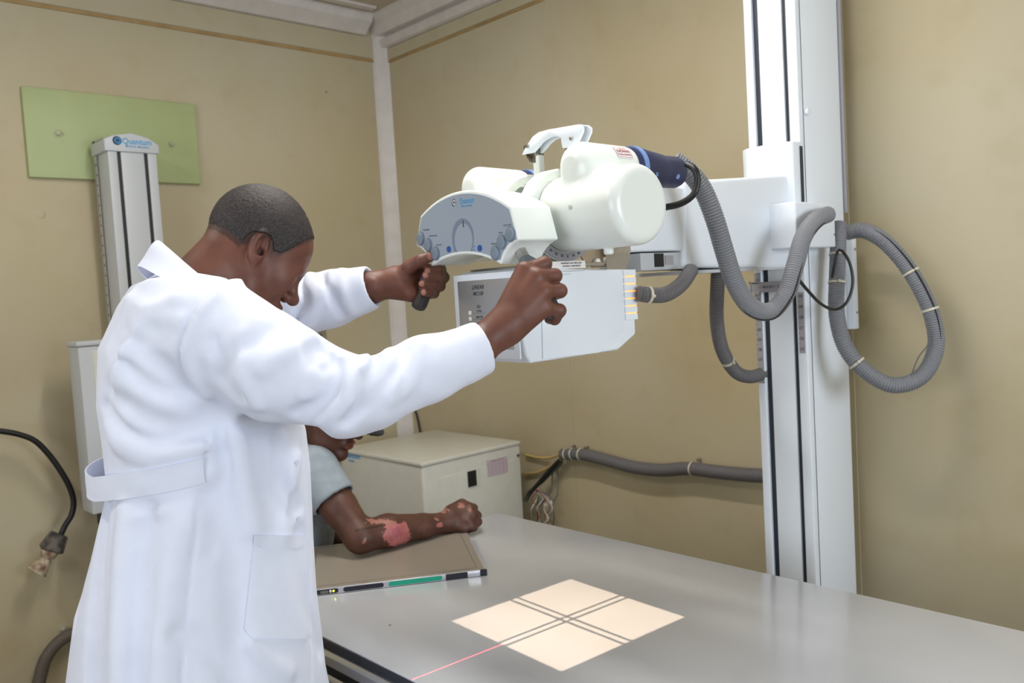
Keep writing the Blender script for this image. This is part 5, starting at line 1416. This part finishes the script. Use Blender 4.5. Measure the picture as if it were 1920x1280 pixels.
# patch pocket on the right front
def on_coat(u, v, off=.002):
    """where the view line through (u,v) meets the torso surface"""
    r = ray(u, v); ts = np.linspace(1.25, 1.75, 140); P = r[None]*ts[:, None]+np.array([0, 0, EYE]); dv = torso_only(bl(P))
    i = int(np.argmax(dv < 0)); i = max(i, 1); t = ts[i-1]+(ts[i]-ts[i-1])*dv[i-1]/(dv[i-1]-dv[i])
    Pt = r*t+np.array([0, 0, EYE]); c = L2W((0, -.01, 0)); n_ = Pt-c; n_[2] = 0
    return Pt+nrm(n_)*off
def quad_patch(A, B, C_, D_, nu, nv, off):
    gr = np.zeros((nu+1, nv+1, 3))
    for i in range(nu+1):
        for j in range(nv+1):
            s, t = i/nu, j/nv
            u = (A[0]*(1-s)+B[0]*s)*(1-t)+(D_[0]*(1-s)+C_[0]*s)*t; v = (A[1]*(1-s)+B[1]*s)*(1-t)+(D_[1]*(1-s)+C_[1]*s)*t
            if t > .93: k = (t-.93)/.07; u = u+(np.interp(s, (0, .16, .86, 1), (16, 0, 0, -12))*k)
            gr[i, j] = on_coat(u, v, off)
    return gr
strip('pocket', quad_patch((477, 1003), (567, 1004), (584, 1198), (456, 1194), 16, 20, .0035), M_COAT, ct, .0045, 'patch pocket low on the coat front')
strip('pocket_hem', quad_patch((476, 1002), (567, 1003), (569, 1027), (474, 1026), 16, 3, .0048), M_COAT, ct, .003)
# front placket edge and buttons
def band(us, vs, wpx, off):
    gr = np.zeros((len(vs), 4, 3))
    for i, (u, v) in enumerate(zip(us, vs)):
        for j in range(4): gr[i, j] = on_coat(u+wpx*(j/3), v, off)
    return gr
for u, v in ((568, 866), (571, 972), (577, 1090)):
    p_ = on_coat(u-12, v, .001); n_ = p_-L2W((0, -.01, 0)); n_[2] = 0; n_ = nrm(n_)
    x_ = np.cross((0, 0, 1), n_)
    obj('button', G().lathe([(0, -.002), (.0048, -.002), (.005, .0002), (.004, .0009), (.003, .0006), (0, .0006)], frame(p_, x_, (0, 0, 1)), 24), M_SEAM, ct, label='small white coat button')
# open back vent flap
vv = np.linspace(985, 1240, 16); gr = np.zeros((16, 5, 3))
for i, v in enumerate(vv):
    t = i/15; e = math.sin(PI*min(t*1.15, 1)**.8)*.030
    z_ = zpx(v, 170, 1.62)
    for j in range(5):
        s = j/4; th_ = math.radians(-118-20*s); gr[i, j] = surf(th_, z_, .003+e*s)
strip('vent_flap', gr, M_COAT, ct, .003, 'loose edge of the back vent')
# collar: band standing round the neck and folding outward
nc = 72; C0 = np.array([0, -.004, 0]); col_ = np.zeros((nc+1, 9, 3))
for i in range(nc+1):
    t = i/nc; th_ = math.radians(60-300*t)      # from right front over the back to the left front
    fy = -math.sin(th_)                          # 1 at the back
    back = max(0., fy); 
    zr = 1.500+.062*(fy*.5+.5)**1.2-.03*(1-(fy*.5+.5))         # ridge height
    zr = np.interp(fy, (-.9, -.5, 0, .5, .87, 1), (1.43, 1.462, 1.497, 1.536, 1.566, 1.578))
    rr_ = np.interp(fy, (-.9, 0, 1), (.096, .082, .070))
    wd = np.interp(fy, (-.9, 0, 1), (.050, .050, .046))
    base = np.array([rr_*math.cos(th_)*1.02, rr_*math.sin(th_), 0]); out = nrm(base)
    for j in range(9):
        s = j/8
        if s < .25: k = s/.25; off = -.006+.004*k; z_ = zr-.022*(1-k)
        else: k = (s-.25)/.75; off = -.002+.010*k**.6+.026*k**1.35; z_ = zr+.003*math.sin(min(k*5, PI))-wd*k**1.12
        col_[i, j] = L2W(C0+base+out*off+np.array([0, 0, z_]))
strip('collar', col_, M_COAT, ct, .0025, 'turned-down white collar')
# trousers and shoes
def trousers(p):
    q = bl(p); d = ell(q, (0, -.01, .94), (.175, .125, .13))
    for s in (-1, 1): d = smin(d, chain(q, [(s*.088, 0, .90), (s*.10, .01, .50), (s*.106, -.02, .07)], (.098, .078, .066), .02), .02)
    return np.maximum(d+.003*vnoise(q, 14, 4), .05-q[:, 2])
V, F = nets(trousers, (-1.9, .4, .0), (-1.25, .95, 1.1), .010, B=5); mesh_obj('trousers', [(relax(V, F, 1), F)], M_TROUS, man)
for s in (-1, 1):
    def shoe(p, s=s):
        q = bl(p); d = smin(rc(q, (s*.106, -.055, .045), (s*.125, .15, .034), .044, .040), rc(q, (s*.106, -.03, .08), (s*.106, -.02, .11), .042, .042), .03)
        return np.maximum(d, -q[:, 2])
    c = L2W((s*.11, .05, 0)); V, F = nets(shoe, c-np.array([.16, .2, .004]), c+np.array([.16, .22, .2]), .005); mesh_obj('shoe', [(V, F)], M_SHOE, man)
# bracelet thread at the right cuff is hidden; nothing else worn

# ---- seated patient -----------------------------------------------------------
pf_h = nrm((.86, .51, 0))
pe = W(584, 781, 2.43)
PB = basis(pf_h, math.radians(24)); PB[:3, 3] = pe-PB[:3, 0]*.080
ph = to_local(PB)
pr = nrm(np.cross(pf_h, ZZ))                       # patient's right
sh_c = W(548, 868, 2.56)                           # between the shoulders
SRp = W(588, 885, 2.45); SLp = sh_c*2-SRp; SLp[2] = SRp[2]+.01
hipc = np.array([sh_c[0]-.13, sh_c[1]-.03, .54])
EP = W(676, 1006, 2.375); WP_ = W(838, 978, 2.555)
stool = thing('stool', 'round padded stool under the seated patient behind the table end', 'stool', (hipc[0], hipc[1], 0))
obj('seat', G().cyl((hipc[0], hipc[1], .385), (hipc[0], hipc[1], .44), .17, n=40, bev=.012), M_BLACK, stool)
obj('post', G().cyl((hipc[0], hipc[1], .04), (hipc[0], hipc[1], .385), .022, n=20), M_STEEL, stool)
obj('base', G().cyl((hipc[0], hipc[1], 0), (hipc[0], hipc[1], .04), .20, .17, n=40), M_STEEL, stool)
pat = thing('person', 'seated man in a grey-blue T-shirt and black cap resting his scarred forearm on the table', 'person', (hipc[0], hipc[1], 0))
def pat_head(p):
    d = head_sdf(ph(p))
    n_ = rc(p, (PB @ np.array([0, -.02, -.03, 1]))[:3], sh_c+np.array([0, 0, .03]), .056, .060)
    return smin(d, n_, .028)
V, F = nets(pat_head, PB[:3, 3]-.24, PB[:3, 3]+.18, .0032); php = (relax(V, F, 1), F)
pk_ = Wl([(866, 944, 2.60), (880, 952, 2.585), (885, 966, 2.57), (878, 978, 2.555)])
pp_ = Wl([(888, 952, 2.625), (895, 966, 2.605), (896, 978, 2.585), (888, 988, 2.57)])
pd_ = Wl([(880, 972, 2.635), (888, 983, 2.615), (887, 989, 2.595), (878, 992, 2.578)])
pt_ = Wl([(868, 974, 2.625), (875, 984, 2.60), (872, 989, 2.585), (866, 991, 2.57)])
pm_ = Wl([(845, 958, 2.575), (847, 966, 2.565), (848, 974, 2.56), (848, 984, 2.555)])
def pat_arm(p):
    d = chain(p, [SRp, SRp*.45+EP*.55, EP], (.056, .051, .043), .01)
    fa = EP*.7+WP_*.3
    d = smin(d, chain(p, [EP, fa+np.array([0, 0, .004]), EP*.3+WP_*.7, WP_], (.043, .047, .036, .0275), .01), .02)
    pal = None
    for k in range(4):
        e = rc(p, pm_[k], pk_[k], .020, .0155); pal = e if pal is None else smin(pal, e, .012)
    d = smin(d, smin(pal, rc(p, WP_, (pm_[1]+pm_[2])/2, .0275, .024), .015), .02)
    for k in range(4):
        d = smin(d, chain(p, [pk_[k], pp_[k], pd_[k], pt_[k]], (.0145, .0130, .0118, .010), .004), .004)
    thm = chain(p, [W(852, 985, 2.55), W(868, 990, 2.545), W(884, 986, 2.552)], (.016, .013, .0105), .004)
    d = smin(d, thm, .006)
    return smax(d, (TOP+.0006)-p[:, 2], .004)
pts = np.array([SRp, EP, WP_, *pp_, *pd_]); V, F = nets(pat_arm, pts.min(0)-.07, pts.max(0)+.07, .0030); pap = (relax(V, F, 1), F)
knee = [hipc+pf_h*.40+pr*s*.16+np.array([0, 0, -.06]) for s in (1, -1)]
for s in (0, 1): knee[s][0] = min(knee[s][0], 9)
ankle = [k_+pf_h*.02+np.array([0, 0, -.40]) for k_ in knee]
ELp = SLp+pf_h*.10+np.array([0, 0, -.22])-pr*.04; HLp = knee[1]+np.array([0, 0, .085])-pf_h*.10
def pat_body(p):
    d = chain(p, [hipc, hipc*.5+sh_c*.5, sh_c-np.array([0, 0, .06])], (.13, .12, .10), .05)
    d = smin(d, rc(p, SRp, SLp, .055, .055), .05)
    for s in (0, 1):
        d = smin(d, chain(p, [hipc+pr*(.09, -.09)[s], knee[s], ankle[s]], (.08, .055, .04), .02), .03)
        d = smin(d, rc(p, ankle[s], ankle[s]+pf_h*.13-ZZ*.035, .036, .030), .02)
    d = smin(d, chain(p, [SLp, ELp, HLp], (.052, .042, .030), .01), .03)
    for k in range(4): d = smin(d, rc(p, HLp, HLp+pf_h*(.10-.008*abs(k-1))+pr*(k-1.5)*.02-ZZ*.004, .016, .009), .006)
    d = smin(d, rc(p, HLp, HLp+pf_h*.05+pr*.05, .016, .010), .006)
    return d
V, F = nets(pat_body, hipc+np.array([-.45, -.45, -.56]), hipc+np.array([.75, .8, .65]), .010, B=5); pbp = (relax(V, F, 2), F)
def sdist(V, P, t=.0):
    return seg(V, *P)[0]
def paint_pat(V):
    c = np.ones((len(V), 3))
    q = ph(V); lip = (np.hypot(q[:, 0]/.025, (q[:, 2]+.059)/.013) < 1) & (q[:, 1] > .098); c[lip] *= (1.7, 1.15, 1.2)
    # pigment-free patches: located on the skin by image position of the near surface
    r = (V-np.array([0, 0, EYE]))@RW; uu = 960+FPX*r[:, 0]/-r[:, 2]; vv = 640-FPX*r[:, 1]/-r[:, 2]
    nz = vnoise(V, 160, 9)*5+vnoise(V, 380, 4)*2.5
    near = -r[:, 2] < 2.62
    def patch(cu, cv, ru, rv, col, rot=0, k=1.):
        x = (uu-cu)*math.cos(rot)+(vv-cv)*math.sin(rot); y = -(uu-cu)*math.sin(rot)+(vv-cv)*math.cos(rot)
        m = near & (np.hypot(x/(ru+nz*k), y/(rv+nz*k)) < 1); c[m] = col
    pk1 = (5.2, 4.2, 6.4); pk2 = (4.4, 2.9, 5.6); tan = (3.8, 4.2, 5.0)
    patch(744, 1001, 25, 23, pk1); patch(735, 984, 14, 8, pk1); patch(745, 998, 11, 9, pk2)
    patch(700, 977, 14, 4.5, tan, .1, .6); patch(725, 978, 20, 4.5, tan, .2, .6); patch(790, 995, 9, 9, (1.25, 1.2, 1.15), 0, .3)
    patch(825, 984, 6, 4.5, pk1, 0, .4); patch(835, 957, 9, 3, tan, -.4, .5); patch(866, 947, 5, 5, tan, 0, .8); patch(881, 955, 5, 4, tan, .3, .7)
    patch(683, 1013, 7, 2.5, tan, -.9, .4); patch(818, 973, 4, 2, tan, .5, .3)
    cut = near & (np.abs(vv-(995-(uu-665)*.20)) < 1.6+.8*np.sin(uu*.9)) & (uu > 665) & (uu < 724); c[cut] = (.35, .3, .3)
    return c
mesh_obj('body', [php, pap, pbp], M_SKIN2, pat, paint_pat)
def pat_hair(p):
    q = ph(p); d = head_sdf(q)-.002; d = np.maximum(d, -(hair_mask(q)+.012)*.9); return np.maximum(np.maximum(d, -(head_sdf(q)+.004)), -(np.linalg.norm(mir(q)-np.array([.079, -.006, .004]), axis=1)-.028))
V, F = nets(pat_hair, PB[:3, 3]-.16, PB[:3, 3]+.18, .004); mesh_obj('hair', [(V, F)], M_HAIR, pat)
def cap_s(p):
    q = ph(p); d = smin(ell(q, (0, -.004, .05), (.086, .107, .10)), ell(q, (0, .03, .05), (.075, .08, .09)), .03); d = np.maximum(d, .052+.12*(-q[:, 1]*0)-q[:, 2]+.0*q[:, 1]-q[:, 1]*.10)
    return np.maximum(d, -(ell(q, (0, -.004, .046), (.079, .100, .096))))
V, F = nets(cap_s, PB[:3, 3]-.16, PB[:3, 3]+.2, .0034)
def brim_s(p):
    q = ph(p); z = .046-(q[:, 1]-.09)*.36-(q[:, 0]**2)*3.5
    o = np.hypot(q[:, 0]/.074, (q[:, 1]-.085)/.106)-1
    return np.maximum(np.maximum(np.abs(q[:, 2]-z)-.0028, o*.06), .070-q[:, 1])
V2, F2 = nets(brim_s, PB[:3, 3]-.16, PB[:3, 3]+.26, .0026)
cp_ = mesh_obj('cap', [(V, F)], M_CAP, pat, label='black baseball cap')
mesh_obj('brim', [(V2, F2)], M_CAP, cp_)
def shirt(p):
    d = chain(p, [hipc, hipc*.5+sh_c*.5, sh_c-np.array([0, 0, .06])], (.155, .145, .125), .05)
    d = smin(d, rc(p, SRp, SLp, .070, .070), .06)
    d = smin(d, rc(p, sh_c, sh_c+np.array([.01, 0, .05]), .075, .070), .04)
    eR = SRp*.48+EP*.52; eL = SLp*.5+ELp*.5
    sR = rc(p, SRp, eR, .074, .066); sL = rc(p, SLp, eL, .072, .062)
    nR = nrm(eR-SRp); nL = nrm(eL-SLp)
    cR = (p-(SRp*.55+EP*.45))@nR; sR = np.maximum(sR, cR); sL = np.maximum(sL, (p-(SLp*.6+ELp*.4))@nL)
    sR = np.maximum(sR, -np.maximum(rc(p, SRp, eR, .064, .0565), -(cR+.03)))
    d = smin(d, sR, .02); d = smin(d, sL, .02)
    d = d+.003*vnoise(p, 13, 11)+.0012*vnoise(p, 40, 12)
    d = smax(d, -rc(p, sh_c+np.array([.02, .01, .06]), sh_c+np.array([.06, .03, .16]), .064, .075), .006)
    return np.maximum(d, .50-p[:, 2])
V, F = nets(shirt, hipc+np.array([-.4, -.45, -.06]), hipc+np.array([.6, .6, .6]), .006, B=5); mesh_obj('t_shirt', [(relax(V, F, 1), F)], M_SHIRT, pat, label='grey-blue short-sleeved T-shirt')
def ptrous(p):
    d = rc(p, hipc-ZZ*.005, hipc+ZZ*.05, .15, .15)
    for s in (0, 1): d = smin(d, chain(p, [hipc+pr*(.09, -.09)[s], knee[s], ankle[s]], (.094, .074, .060), .02), .03)
    return np.maximum(np.maximum(d, .055-p[:, 2]), -(p[:, 2]-.03)*0-1)
V, F = nets(ptrous, hipc+np.array([-.4, -.45, -.56]), hipc+np.array([.75, .8, .2]), .009, B=5); mesh_obj('trousers', [(relax(V, F, 1), F)], M_TROUS, pat)
